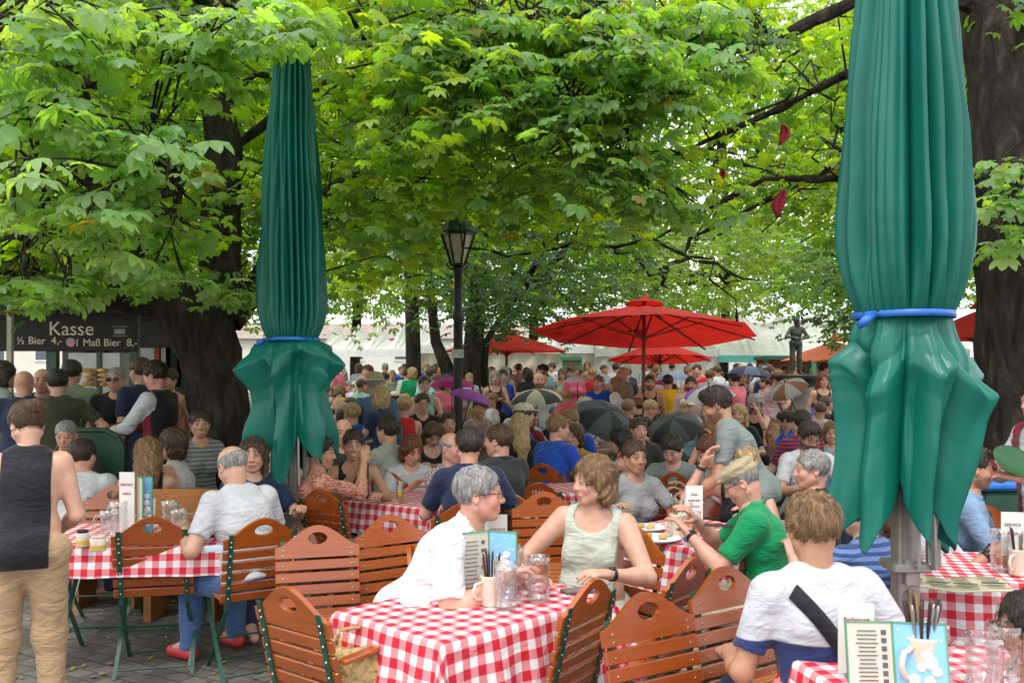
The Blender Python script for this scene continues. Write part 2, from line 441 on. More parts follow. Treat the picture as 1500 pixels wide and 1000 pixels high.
class SDF:
    def __init__(s): s.p = []
    def cap(s, a, b, ra, rb=None, k=.03, cut=None, sub=False):
        s.p.append(('c', np.array(a, float), np.array(b, float), ra, ra if rb is None else rb, k, cut, sub)); return s
    def ell(s, c, r, R=None, k=.03, sub=False, cut=None):
        s.p.append(('e', np.array(c, float), np.array(r, float), np.eye(3) if R is None else np.array(R, float), 0, k, cut, sub)); return s
    def bounds(s):
        lo, hi = np.full(3, 1e9), np.full(3, -1e9)
        for t in s.p:
            if t[7]: continue
            l, h_ = s.bb(t); lo = np.minimum(lo, l); hi = np.maximum(hi, h_)
        return lo, hi
    @staticmethod
    def bb(t):
        if t[0] == 'c':
            r = max(t[3], t[4]); return np.minimum(t[1], t[2]) - r, np.maximum(t[1], t[2]) + r
        e = np.sqrt(((t[3] * t[2][None, :]) ** 2).sum(1)); return t[1] - e, t[1] + e
    def mesh(s, h, lo=None, hi=None, infl=0.0, cuts=(), noise=0.0, nf=30.0, nvec=None):
        l, u = s.bounds(); m = infl + h * 2
        l = l - m if lo is None else np.maximum(l - m, lo); u = u + m if hi is None else np.minimum(u + m, hi)
        n = np.maximum(np.ceil((u - l) / h).astype(int) + 2, 4)
        F = np.full(tuple(n), .5, dtype=np.float32)
        ax = [l[i] + np.arange(n[i]) * h for i in range(3)]
        for t in s.p:
            k = t[5]; a, b = s.bb(t); pad = k + 2.5 * h + infl
            i0 = np.clip(np.floor((a - pad - l) / h).astype(int), 0, n); i1 = np.clip(np.ceil((b + pad - l) / h).astype(int) + 1, 0, n)
            if (i1 <= i0).any(): continue
            X, Y, Z = ax[0][i0[0]:i1[0], None, None], ax[1][None, i0[1]:i1[1], None], ax[2][None, None, i0[2]:i1[2]]
            if t[0] == 'c':
                A, Bv = t[1], t[2]; d = Bv - A; dd = max((d * d).sum(), 1e-9)
                q = np.clip(((X - A[0]) * d[0] + (Y - A[1]) * d[1] + (Z - A[2]) * d[2]) / dd, 0, 1)
                D = np.sqrt((X - A[0] - q * d[0]) ** 2 + (Y - A[1] - q * d[1]) ** 2 + (Z - A[2] - q * d[2]) ** 2) - (t[3] + (t[4] - t[3]) * q)
            else:
                R = t[3]; x, y, z = X - t[1][0], Y - t[1][1], Z - t[1][2]
                loc = [(R[0, i] * x + R[1, i] * y + R[2, i] * z) for i in range(3)]
                k0 = np.sqrt(sum((loc[i] / t[2][i]) ** 2 for i in range(3))); k1 = np.sqrt(sum((loc[i] / t[2][i] ** 2) ** 2 for i in range(3))) + 1e-9
                D = k0 * (k0 - 1) / k1
            D = D.astype(np.float32) - (0 if t[7] else infl)
            if t[6] is not None:
                for (cp, cn) in t[6]: D = np.maximum(D, (X - cp[0]) * cn[0] + (Y - cp[1]) * cn[1] + (Z - cp[2]) * cn[2])
            S = F[i0[0]:i1[0], i0[1]:i1[1], i0[2]:i1[2]]
            if t[7]:
                hh = np.clip(.5 - .5 * (S + D) / k, 0, 1); S[...] = S * (1 - hh) - D * hh + k * hh * (1 - hh)
            else:
                hh = np.clip(.5 + .5 * (S - D) / k, 0, 1); S[...] = S * (1 - hh) + D * hh - k * hh * (1 - hh)
        if cuts or noise:
            X, Y, Z = np.meshgrid(*ax, indexing='ij', sparse=True)
            if noise:
                if nvec is None: nvec = (1, 1, 1)
                F += noise * (np.sin(nf * (X * nvec[0] + .6 * Z * nvec[2]) + 3 * np.sin(nf * .37 * Y * nvec[1] + 1.3 * np.sin(nf * .3 * Z))) + .6 * np.sin(nf * 1.7 * (Y * nvec[1] - .5 * X) + 2.5 * np.sin(nf * .4 * Z + 1)) ).astype(np.float32)
            for c in cuts: F = np.maximum(F, c(X, Y, Z).astype(np.float32))
        F[0], F[-1], F[:, 0], F[:, -1], F[:, :, 0], F[:, :, -1] = (.01,) * 6
        return snet(F.astype(np.float64), l, h)
# ---------------------------------------------------------------- people
SK = {'fair': (.62, .36, .26), 'pink': (.66, .34, .25), 'tan': (.50, .27, .17), 'deep': (.33, .17, .10)}
HC = {'black': (.012, .010, .009), 'dark': (.03, .018, .011), 'brown': (.075, .036, .018), 'light': (.20, .11, .05), 'blond': (.42, .28, .13),
      'grey': (.27, .26, .25), 'white': (.5, .49, .46), 'red': (.13, .038, .015)}
def np3(v): return np.array(v, float)
def ik(S, T, l1, l2, pole):
    d = T - S; D = min(np.linalg.norm(d), .995 * (l1 + l2)); u = d / np.linalg.norm(d)
    a = (l1 * l1 - l2 * l2 + D * D) / (2 * D); h = sqrt(max(l1 * l1 - a * a, 1e-6))
    p = np3(pole) - u * np.dot(pole, u); p /= np.linalg.norm(p) + 1e-9
    return S + u * a + p * h, S + u * D
def npR(rx=0, ry=0, rz=0): return np.array(RotM(radians(rx), radians(ry), radians(rz)))
def head_prims(s, H, R, N, sex, sc_=1.0):
    P = lambda x, y, z: H + R @ np3((x, y, z))
    w = 1.0 if sex == 'm' else .95
    s.ell(P(0, -.012, .034), (.077 * w, .094, .084), R, .02)
    s.ell(P(0, .020, -.034), (.063 * w, .070, .080), R, .03)
    s.ell(P(0, .056, -.094), (.024 * w, .022, .020), R, .02)
    for q in (-1, 1):
        s.cap(P(q * .054 * w, -.004, -.048), P(q * .020, .050, -.090), .022 * w, .018, .02)
        s.ell(P(q * .036 * w, .060, -.030), (.022, .020, .022), R, .02)
    s.cap(P(-.034, .080, .024), P(.034, .080, .024), .011, k=.014)
    for q in (-1, 1):
        s.ell(P(q * .031, .097, .004), (.017, .013, .0125), R, .008, sub=True)
        s.ell(P(q * .031, .079, .003), (.0135, .0125, .0125), R, .004)
    s.cap(P(0, .086, .010), P(0, .101, -.030), .0075, .0120, .012)
    for q in (-1, 1): s.ell(P(q * .0115, .092, -.033), (.0080, .009, .0075), R, .007)
    s.cap(P(-.019, .083, -.0625), P(.019, .083, -.0625), .0065, k=.006)
    s.cap(P(-.016, .082, -.0735), P(.016, .082, -.0735), .0075, k=.006)
    s.cap(P(-.021, .0925, -.0675), P(.021, .0925, -.0675), .0022, k=.003, sub=True)
    for q in (-1, 1):
        s.ell(P(q * .079 * w, -.012, -.004), (.009, .019, .031), R @ npR(12, 0, q * -22), .008)
        s.ell(P(q * .088 * w, -.006, .0), (.006, .010, .017), R, .004, sub=True)
    r = .056 if sex == 'm' else .046
    s.cap(N + np3((0, 0, -.05)), P(0, -.028, -.045), r * 1.06, r * .95, .025)
def face_colors(V, H, R, base, hairc, beard=0, lips=(.45, .14, .12), open_smile=False):
    L = (V - H) @ R; x, y, z = L.T; C = np.tile(np3(base), (len(V), 1))
    def blend(m, c, a): C[:] = C * (1 - (m * a)[:, None]) + np3(c) * (m * a)[:, None]
    sm = lambda v, e: np.clip(v / e + .5, 0, 1)
    front = sm(y - .05, .01) * (np.abs(z) < .14)
    ck = np.exp(-(((np.abs(x) - .038) / .02) ** 2 + ((z + .03) / .022) ** 2)) * front; blend(ck, (.62, .22, .17), .35)
    ns = np.exp(-((x / .014) ** 2 + ((z + .03) / .012) ** 2)) * front; blend(ns, (.62, .22, .17), .3)
    br = front * sm(.0065 - np.abs(z - .031 + (np.abs(x) - .03) ** 2 * 8), .003) * (np.abs(x) > .012) * (np.abs(x) < .05); blend(br, hairc, .75)
    ex, ez = np.abs(x) - .031, z - .003
    eye = front * sm(1 - np.sqrt((ex / .0125) ** 2 + (ez / .0050) ** 2), .25); blend(eye, (.45, .42, .40), .9)
    lid = front * sm(.0022 - np.abs(ez - .0062 + (ex / .014) ** 2 * .004), .002) * (np.abs(ex) < .014); blend(lid, (.05, .02, .015), .7)
    ir = front * sm(1 - np.sqrt((ex / .0058) ** 2 + (ez / .0058) ** 2), .3); blend(ir, (.03, .022, .018), .95)
    if open_smile:
        te = front * sm(1 - np.sqrt((x / .021) ** 2 + ((z + .0675) / .0065) ** 2), .3)
    lp = front * sm(1 - np.sqrt((x / .025) ** 2 + ((z + .068) / .0115) ** 2), .3); blend(lp, lips, .7)
    if open_smile: blend(te, (.62, .58, .54), .8)
    else:
        ml = front * sm(.0018 - np.abs(z + .0675), .0015) * (np.abs(x) < .024); blend(ml, (.12, .03, .03), .8)
    if beard:
        bd = sm(-.040 - z + np.clip(.03 - y, 0, .05) * .9, .012) * sm(y + .012, .02) * sm(z + .125, .01) * (1 - lp)
        blend(bd, hairc, beard)
    ok = (np.abs(x) < .1) & (np.abs(y) < .13) & (z > -.12) & (z < .13)
    C[~ok] = base
    return C
def hand_prims(s, W, d, pn, side, curl=.45, thumb=1, pinch=0):
    """five fingers of their own; W wrist, d along the hand, pn out of the palm, side: towards the thumb"""
    d = d / np.linalg.norm(d); t = np3(side) - d * np.dot(side, d); t /= np.linalg.norm(t) + 1e-9
    n = np.cross(d, t); n *= np.sign(np.dot(n, pn)) or 1
    kn = [(.028, .088, .074, .0088), (.0095, .093, .082, .0090), (-.009, .089, .076, .0086), (-.027, .080, .060, .0076)]
    for i, (o, l, fl, r) in enumerate(kn):
        K = W + d * l + t * o
        s.cap(W + d * .012 + t * o * .55, K, .0155, .0115, .014)
        c = curl * (1 + .12 * i); dirs = d.copy(); p = K
        for j, seg in enumerate((.45, .31, .24)):
            a = c * (.75, 1.1, .8)[j]
            dirs = dirs * cos(a) + n * sin(a); dirs /= np.linalg.norm(dirs)
            q = p + dirs * fl * seg; s.cap(p, q, r * (1 - .08 * j), r * (.92 - .08 * j), .004); p = q
    B = W + d * .022 + t * .024 + n * .006; dd = d * .62 + t * .70 + n * .25; dd /= np.linalg.norm(dd)
    M = B + dd * .042; d2 = d * .85 + t * .25 + n * .45 * (1 + curl); d2 /= np.linalg.norm(d2)
    s.cap(B, M, .0145, .0112, .012); s.cap(M, M + d2 * .032, .0108, .0095, .004); s.cap(M + d2 * .032, M + d2 * .056 + n * .004, .0095, .0075, .003)
BOTTOM = {}; FRAME = {}
from mathutils.bvhtree import BVHTree
def cm_(n, c): return plain(n, c, .5, .05, 10, bmp=0)
def on_cloth(so, N, TR, pts, w, mat, name, parent, back=False, lift=.003, th=.002):
    """a band laid on the cloth: pts are (x, z) on the chest or back, measured from the base of the neck"""
    bv_ = BVHTree.FromPolygons([v.co[:] for v in so.data.vertices], [p.vertices[:] for p in so.data.polygons]); s = -1 if back else 1
    P = []
    for x, z in pts:
        row = []
        t_ = Vector((0, 0, 1))
        for q in (-1, 0, 1):
            wx, wz = (x + q * w / 2, z) if abs(pts[-1][0] - pts[0][0]) < .03 else (x + q * w * .32, z + q * w * .42 * (1 if pts[-1][0] > pts[0][0] else -1))
            o = Vector(N + TR @ np3((wx, s * .5, wz))); h = bv_.ray_cast(o, Vector(TR @ np3((0, -s, 0))), .8)
            if h[0] is None: break
            row.append(h[0] + Vector(TR @ np3((0, s * lift, 0))))
        if len(row) == 3: P.append(row)
    if len(P) < 2: return None
    V = [tuple(v) for r in P for v in r]; Fs = [(3 * i + k, 3 * i + k + 1, 3 * i + k + 4, 3 * i + k + 3) for i in range(len(P) - 1) for k in (0, 1)]
    o = mesh_obj(name, V, Fs, mat, parent, True); m = o.modifiers.new('thick', 'SOLIDIFY'); m.thickness = th; m.offset = 0; return o
def person(label, px, d, face, top=None, seated=True, lean=8, side=0, twist=0, hy=0, hp=0, hr=0, rh=None, lh=None, rpole=(.5, -.6, -.7), lpole=(-.5, -.6, -.7),
           sex='m', fat=0.0, skin='fair', hair=('short', 'dark'), shirt=('tee', None), pants=None, hat=None, glasses=None, beard=0, curl=.45, cat='person', group=None,
           shorts=False, smile=False, shoe=None, res=1.0, watch=None, legs=True, collar=None, cuff=None, floor=0.0, knee=.43, name='person', metal=None, root_at=None, placket=None):
    bv = min(max(d * .0023, .0085), .028) * res; hv = min(max(d * .00115, .0042), .012) * res
    f = sex == 'f'; sh = .178 if not f else .155
    # --- skeleton, facing +Y
    pz = .56 if seated else .93
    A = npR(-lean, side, 0); Tw = npR(0, 0, twist)
    P0 = np3((0, 0, pz))
    up = lambda l: P0 + A @ np3((0, 0, l))
    Wst = up(.17); Ch = up(.34); N = up(.50)
    HR = npR(0, 0, twist + hy) @ npR(hp, 0, 0) @ npR(0, hr, 0)
    nb = A @ npR(0, 0, 0); H = N + (nb @ np3((0, .012, .115))) * .55 + HR @ np3((0, .012, .115)) * .45 + np3((0, 0, .035))
    topz = (H + HR @ np3((0, 0, .118)))[2]; want = None if top is None else CAM_Z - (top - HZ) * d / F_PX - floor
    S = 1.0
    if want:
        if seated:
            dz = max(min(want - topz, .16), -.14); S = max(min(want / (topz + dz), 1.1), .82)
            for v in (P0, Wst, Ch, N, H): v[2] += dz
            pz += dz
        else: S = want / topz
    TR = A @ Tw
    R_sh = N + TR @ np3((sh, 0, -.055)); L_sh = N + TR @ np3((-sh, 0, -.055))
    hips = [P0 + np3((q * .095, 0, -.02)) for q in (1, -1)]
    if rh is None: rh = (.20, .42, .80) if seated else (.27, .03, .80)
    if lh is None: lh = (-.20, .42, .80) if seated else (-.27, .03, .80)
    ER, WR = ik(R_sh, np3(rh), .29, .255, rpole); EL, WL = ik(L_sh, np3(lh), .29, .255, lpole)
    # --- torso
    def torso(s, g=0.0, k=.05, breasts=True):
        s.ell(P0 + np3((0, -.005, .0)), (.165 + fat * .03 + g, .115 + fat * .04 + g, .115 + g), A, k)
        s.ell(up(.12) + A @ np3((0, fat * .035 + .005, 0)), ((.138 if not f else .122) + fat * .045 + g, .100 + fat * .07 + g, .13 + g), A, k)
        s.ell(up(.30), ((.158 if not f else .138) + fat * .02 + g, .108 + fat * .025 + g, .165 + g), TR, k)
        s.cap(R_sh + TR @ np3((-.025, 0, -.012)), L_sh + TR @ np3((.025, 0, -.012)), .058 + g, k=k)
        s.cap(N + TR @ np3((.05, -.012, -.018)), N + TR @ np3((-.05, -.012, -.018)), .042 + g, k=k)
        s.cap(up(.36) + TR @ np3((.06, -.05, 0)), up(.36) + TR @ np3((-.06, -.05, 0)), .055 + g, k=k)
        if f and breasts:
            for q in (-1, 1): s.ell(up(.30) + TR @ np3((q * .068, .085, -.01)), (.062 + g, .058 + g, .062 + g), TR, .03)
    au = .046 + fat * .012 if not f else .040 + fat * .016; af = .036 + fat * .006 if not f else .031 + fat * .006
    body = SDF(); torso(body)
    for q, s0, e, w_ in ((1, R_sh, ER, WR), (-1, L_sh, EL, WL)):
        body.cap(s0, e, au * 1.06, af * 1.08, .03); body.cap(e, e + (w_ - e) * .35, af * 1.08, af * 1.1, .02); body.cap(e + (w_ - e) * .3, w_ + (w_ - e) / np.linalg.norm(w_ - e) * .012, af * 1.1, .0255 if not f else .0225, .02)
    body.cap(N + np3((0, 0, -.05)), N + (H - N) * .45, .054 if not f else .044, k=.04)
    feet = []
    for i, q in enumerate((1, -1)):
        hp_ = hips[i]
        if seated:
            K = hp_ + np3((q * .05, knee, -.03 + (.5 - pz) * .6)); An = np3((K[0] + q * .01, K[1] + .02, .10))
            if isinstance(legs, tuple): An = np3(legs[i])
        else:
            K = hp_ + np3((q * .01, .015, -.42)); An = np3((K[0] + q * .015, -.01, .09))
        feet.append((hp_, K, An))
        body.cap(hp_, K, .082 + fat * .01, .058, .04); body.cap(K, An, .056, .038, .03); body.cap(An, An + np3((q * .02, .15, -.055)), .036, .03, .03)
    V, Q = body.mesh(bv)
    hsd = SDF(); head_prims(hsd, H, HR, N, sex)
    hV, hQ = hsd.mesh(hv, lo=np3((-9, -9, N[2] - .035)))
    parts = [(V, Q, np.tile(np3(SK[skin]), (len(V), 1)))]
    parts.append((hV, hQ, face_colors(hV, H, HR, SK[skin], sc(HC[hair[1]], .8), beard, open_smile=smile)))
    hnv = min(max(d * .0011, .0042), .011)
    for q, e, w_ in ((1, ER, WR), (-1, EL, WL)):
        hs_ = SDF(); dd = (w_ - e) / np.linalg.norm(w_ - e)
        hd = dd + np3((0, 0, .1 if dd[2] < -.2 and seated else 0)); hd /= np.linalg.norm(hd)
        pn = np3((0, 0, -1)) if abs(dd[2]) < .75 else np3((-q, 0, 0)); sd_ = np3((-q, .25, .3)) if abs(dd[2]) < .75 else np3((0, 1, 0))
        hs_.cap(w_ - dd * .04, w_ + hd * .012, .0262 if not f else .0235, .021, .012); hand_prims(hs_, w_, hd, pn, sd_, curl)
        a, b = hs_.mesh(hnv); parts.append((a, b, np.tile(np3(SK[skin]), (len(a), 1))))
    off = 0; VV, QQ, CC = [], [], []
    for a, b, c in parts:
        VV.append(a); QQ.append(b + off); CC.append(c); off += len(a)
    rot = RotM(0, 0, radians(face)); hw = rot @ Vector(H) * S
    if root_at: base = Vector(root_at)
    else: t = at(px, d); base = Vector((t.x - hw.x, t.y - hw.y, floor))
    root = mesh_obj(name, np.concatenate(VV), np.concatenate(QQ), SKIN if metal is None else metal, None, True, np.concatenate(CC))
    root.location = base; root.rotation_euler = (0, 0, radians(face)); root.scale = (S, S, S)
    tag(root, label, cat, group)
    M_ = metal
    # --- shirt
    kind, sm = shirt
    if kind != 'none':
        s = SDF(); g = .012 if kind in ('tank', 'fit') else .017; torso(s, g)
        if pants is not None: s.ell(P0 + np3((0, -.005, .0)), (.165 + fat * .03 + g + .012, .115 + fat * .04 + g + .014, .115 + g), A, .04)
        cuts = []
        n_up = A @ np3((0, 0, 1)); nf_ = TR @ np3((0, 1, 0)); nx = TR @ np3((1, 0, 0))
        if kind in ('tee', 'polo', 'long', 'fit', 'loose'):
            fr = {'tee': .72, 'polo': .78, 'long': 1, 'fit': .5, 'loose': .8}[kind]
            for q, s0, e, w_ in ((1, R_sh, ER, WR), (-1, L_sh, EL, WL)):
                dd = (e - s0) / np.linalg.norm(e - s0); gg = .015 if kind != 'fit' else .010
                end = s0 + (e - s0) * fr
                s.cap(s0, e, au + gg, (af + gg + .006) if kind != 'long' else au * .9 + gg * .7, .028, cut=None if kind == 'long' else [(end, dd)])
                if kind == 'long':
                    dw = (w_ - e) / np.linalg.norm(w_ - e); en = e + (w_ - e) * (.96 if cuff is None else cuff)
                    s.cap(e, w_, af + .016, .036, .02, cut=[(en, dw)])
        else:
            for q in (1, -1): cuts.append(lambda X, Y, Z, q=q: (X - N[0]) * nx[0] * q + (Y - N[1]) * nx[1] * q + (Z - N[2]) * nx[2] * q - (.115 if kind == 'tank' else .135))
        hem = P0 + A @ np3((0, 0, -.10 if not seated else -.045)); s_h = hem
        cuts.append(lambda X, Y, Z: (s_h[2] - Z) * n_up[2] + (s_h[1] - Y) * n_up[1])
        # neckline: a ball taken out round the neck
        nc = N + TR @ np3((0, {'tank': .075, 'wide': .075, 'fit': .05}.get(kind, .03), {'tank': .02, 'wide': .02}.get(kind, .035))); nr = {'tank': .105, 'wide': .105, 'fit': .082}.get(kind, .072)
        cuts.append(lambda X, Y, Z: nr - np.sqrt((X - nc[0]) ** 2 + (Y - nc[1]) ** 2 + (Z - nc[2]) ** 2))
        sv, sq = s.mesh(bv * .9, cuts=cuts, noise=.0034 if kind != 'fit' else .0018, nf=27)
        so = mesh_obj('top' if kind in ('tank', 'wide') else 'shirt', sv, sq, M_ or sm, root)
        FRAME[label] = (so, N.copy(), TR.copy(), up(.3).copy())
    if placket:
        on_cloth(so, N, TR, [(0, -.045), (0, -.08), (0, -.12), (0, -.16)], .036, placket, 'placket', root)
        on_cloth(so, N, TR, [(0, -.035), (0, -.06), (0, -.095)], .05, cm_('skin_patch', SK[skin]), 'open_neck', root, lift=.002)
        on_cloth(so, N, TR, [(-.085, -.135), (-.085, -.16), (-.085, -.185)], .036, placket, 'emblem', root)
    if collar:
        g_ = SDF(); rr = .062 if not f else .054
        for i in range(9):
            a0 = -pi / 2 + (i - 4) * .62; a1 = -pi / 2 + (i - 3) * .62 if i < 8 else a0
            p = lambda a: N + TR @ np3((rr * 1.12 * cos(a), rr * 1.1 * sin(a) + .004, .022 - .035 * max(sin(a), 0) ** 1.0))
            g_.cap(p(a0), p(a1), .014, k=.006)
        cv, cq = g_.mesh(min(bv, .007)); mesh_obj('collar', cv, cq, collar, root)
    # --- trousers
    if pants is not None and not isinstance(pants, str):
        s = SDF(); s.ell(P0 + np3((0, -.005, -.005)), (.175 + fat * .03, .128 + fat * .04, .12), A, .05)
        for hp_, K, An in feet:
            if shorts:
                dd = (K - hp_) / np.linalg.norm(K - hp_); s.cap(hp_, K, .098, .082, .05, cut=[(hp_ + (K - hp_) * .8, dd)])
            else:
                s.cap(hp_, K, .098 + fat * .01, .076, .05); s.cap(K, An, .075, .058, .04, cut=[(An + np3((0, 0, -.03)), np3((0, 0, -1)))])
        wl = P0 + A @ np3((0, 0, .075))
        pv, pq = s.mesh(bv * 1.05, cuts=[lambda X, Y, Z: (Z - wl[2] - (.02 if seated else 0))], noise=.0035, nf=26)
        mesh_obj('shorts' if shorts else 'trousers', pv, pq, M_ or pants, root)
    if shoe:
        s = SDF()
        for hp_, K, An in feet:
            q = 1 if An[0] > 0 else -1
            s.cap(An + np3((0, -.03, -.045)), An + np3((q * .02, .15, -.058)), .042, .038, .02, cut=[(np3((0, 0, .004)), np3((0, 0, -1)))])
        v, q_ = s.mesh(bv); mesh_obj('shoes', v, q_, shoe, root)
    # --- hair
    st, hc = hair; Pw = lambda x, y, z: H + HR @ np3((x, y, z)); w = 1.0 if not f else .95
    hm = M_ or hair_mat('hair_' + hc, HC[hc])
    if st != 'bald':
        s = SDF(); g = {'short': .010, 'crop': .004, 'rim': .004, 'bob': .015, 'long': .012, 'bun': .009, 'thick': .012, 'undercut': .005, 'curly': .04}[st]
        s.ell(Pw(0, -.014, .036), (.079 * w + g, .094 + g, .084 + g), HR, .02)
        cuts = []
        def plane(p, n):
            p, n = H + HR @ np3(p), HR @ np3(n); n = n / np.linalg.norm(n)
            return lambda X, Y, Z: (X - p[0]) * n[0] + (Y - p[1]) * n[1] + (Z - p[2]) * n[2]
        if st in ('short', 'crop', 'thick', 'undercut', 'bun', 'rim'):
            cuts.append(plane((0, .088, .062), (0, .150, -.125)))
            for q in (-1, 1):
                ec = Pw(q * .085, .004, -.008); cuts.append(lambda X, Y, Z, ec=ec: .027 - np.sqrt((X - ec[0]) ** 2 + (Y - ec[1]) ** 2 + (Z - ec[2]) ** 2))
        if st == 'rim':
            cuts.append(plane((0, 0, .048), (0, .25, 1)))
        if st in ('thick', 'undercut'):
            s.ell(Pw(0, .03, .092), (.058, .062, .034), HR, .03)
        if st == 'bun': s.ell(Pw(0, -.115, .055), (.042, .04, .04), HR, .012)
        if st in ('bob', 'long', 'curly'):
            L_ = {'bob': .10, 'curly': .12, 'long': .19}[st]
            s.ell(Pw(0, -.050, -.03), (.085 + g * .4, .065, .11), HR, .03)
            for q in (-1, 1): s.cap(Pw(q * .074, -.01, .02), Pw(q * .080, -.018, -L_ * .75), .026, .024, .03)
            if st == 'long':
                back = TR @ np3((0, -.125, -.06)) + N
                s.cap(Pw(0, -.07, -.02), back, .072, .062, .04); s.cap(back, back + A @ np3((0, -.01, -.13)), .062, .045, .04)
                s.cap(Pw(.05, -.06, -.05), back + TR @ np3((.05, 0, -.02)), .04, .035, .03); s.cap(Pw(-.05, -.06, -.05), back + TR @ np3((-.05, 0, -.02)), .04, .035, .03)
            fc = Pw(0, .098, -.045)
            cuts.append(lambda X, Y, Z: (1 - np.sqrt(sum((((X - fc[0]) * HR[0, i] + (Y - fc[1]) * HR[1, i] + (Z - fc[2]) * HR[2, i]) / (.060, .085, .108)[i]) ** 2 for i in range(3)))) * .06)
        v, q_ = s.mesh(hv * 1.1, cuts=cuts, noise=.0022 if st not in ('curly', 'bob', 'thick', 'long') else .0048, nf=95 if st != 'curly' else 60)
        if len(v):
            ns = int(min(max(26000 / (d * d), 260), 2600)) if metal is None else 0
            if ns:      # loose strands over the hair so that its outline and hairline break up
                ii = RNG.integers(0, len(v), ns); p0 = v[ii]; n0 = p0 - Pw(0, -.014, .03); n0 /= np.linalg.norm(n0, axis=1)[:, None]
                fl = p0 - Pw(0, -.05, .115); fl = fl / (np.linalg.norm(fl, axis=1)[:, None] + 1e-6) + np3((0, 0, -.9 if st in ('long', 'bob', 'curly') else -.15)) + RNG.normal(0, .22 if st != 'curly' else .6, (ns, 3))
                if st not in ('long', 'bob', 'curly'): fl += HR @ np3((0, .45, .1))
                fl -= n0 * (fl * n0).sum(1)[:, None]; fl /= np.linalg.norm(fl, axis=1)[:, None] + 1e-6
                Ls = RNG.uniform(.6, 1.3, ns)[:, None] * {'long': .075, 'bob': .05, 'curly': .05, 'thick': .032, 'short': .022, 'bun': .035, 'crop': .008, 'rim': .010, 'undercut': .014}[st]
                sd = np.cross(n0, fl) * RNG.uniform(.5, 1.2, ns)[:, None] * min(max(d * .00030, .0009), .003)
                lift = n0 * RNG.uniform(.0, .16, ns)[:, None] * Ls
                a_, b_, c_ = p0 - n0 * .002, p0 + fl * Ls * .55 + lift + n0 * .0015, p0 + fl * Ls + lift * .6 - n0 * Ls * .12
                base_n = len(v); SV = np.stack([a_ - sd, a_ + sd, b_ + sd * .8, b_ - sd * .8, c_ + sd * .15, c_ - sd * .15], 1).reshape(-1, 3)
                k_ = np.arange(ns)[:, None] * 6 + base_n
                q_ = np.concatenate([q_, np.concatenate([k_ + np.array([[0, 1, 2, 3]]), k_ + np.array([[3, 2, 4, 5]])])]); v = np.concatenate([v, SV])
            mesh_obj('hair', v, q_, hm, root)
    if beard > .8:
        s = SDF(); s.ell(Pw(0, .030, -.072), (.056, .056, .052), HR, .02); v, q_ = s.mesh(hv, cuts=[lambda X, Y, Z: -(1e9)*0 + ((X - H[0]) * HR[0, 2] + (Y - H[1]) * HR[1, 2] + (Z - H[2]) * HR[2, 2]) + .055], noise=.002, nf=90)
        if len(v): mesh_obj('beard', v, q_, hm, root)
    if glasses:
        g_ = G(); dark = glasses == 'sun'
        pt = (lambda x, y, z: tuple(Pw(x, y, z))) if glasses != 'up' and glasses != 'upsun' else (lambda x, y, z: tuple(Pw(x, y - .035, z + .095)))
        for q in (-1, 1):
            ring = [pt(q * .033 + .024 * cos(a), .103, .002 + .019 * sin(a)) for a in np.linspace(0, 2 * pi, 17)]
            g_.tube(ring, .0018 if not dark else .0028, 5, cap=False)
            g_.tube([pt(q * .057, .101, .008), pt(q * .082, .04, .010), pt(q * .083, -.02, .004)], .0018, 5)
        g_.tube([pt(-.011, .106, .004), pt(.011, .106, .004)], .0018, 5)
        fr = g_.build('glasses', BLACKP, root, True)
        if glasses in ('sun', 'up', 'upsun'):
            l = G()
            for q in (-1, 1): l.add([pt(q * .033 + .023 * cos(a), .103, .002 + .018 * sin(a)) for a in np.linspace(0, 2 * pi, 17)[:-1]], [tuple(range(16))])
            l.build('lens', BLACKP, fr)
    if hat:
        hk, hmat = hat; s = SDF()
        if hk == 'flatcap':
            s.ell(Pw(0, -.005, .085), (.092, .106, .032), HR @ npR(-8, 0, 0), .02); s.ell(Pw(0, .088, .058), (.058, .034, .009), HR @ npR(-14, 0, 0), .012)
            s.ell(Pw(0, -.01, .055), (.09, .11, .04), HR, .02)
        elif hk == 'cap':
            s.ell(Pw(0, -.012, .07), (.090, .108, .065), HR, .02, cut=[(Pw(0, 0, .045), HR @ np3((0, .1, -1)))]); s.ell(Pw(0, .12, .052), (.062, .06, .008), HR @ npR(-10, 0, 0), .015)
        else:
            s.ell(Pw(0, -.01, .055), (.15, .165, .010), HR, .015); s.ell(Pw(0, -.01, .09), (.086, .10, .062), HR, .02)
        v, q_ = s.mesh(hv * 1.1); ho = mesh_obj('hat', v, q_, hmat, root)
    if watch:
        g_ = G()
        for wsel in watch:
            e, w_ = (ER, WR) if wsel == 'r' else (EL, WL); dd = (w_ - e) / np.linalg.norm(w_ - e)
            c = w_ - dd * .028; g_.tube([tuple(c - dd * .010), tuple(c + dd * .010)], .031, 14)
            g_.tube([tuple(c + np3((0, 0, .020))), tuple(c + np3((0, 0, .036)))], .017, 12)
        g_.build('wristwatch', BLACKP, root, True)
    root['_sk'] = 0; del root['_sk']
    BOTTOM[label] = (pz, S)
    return root
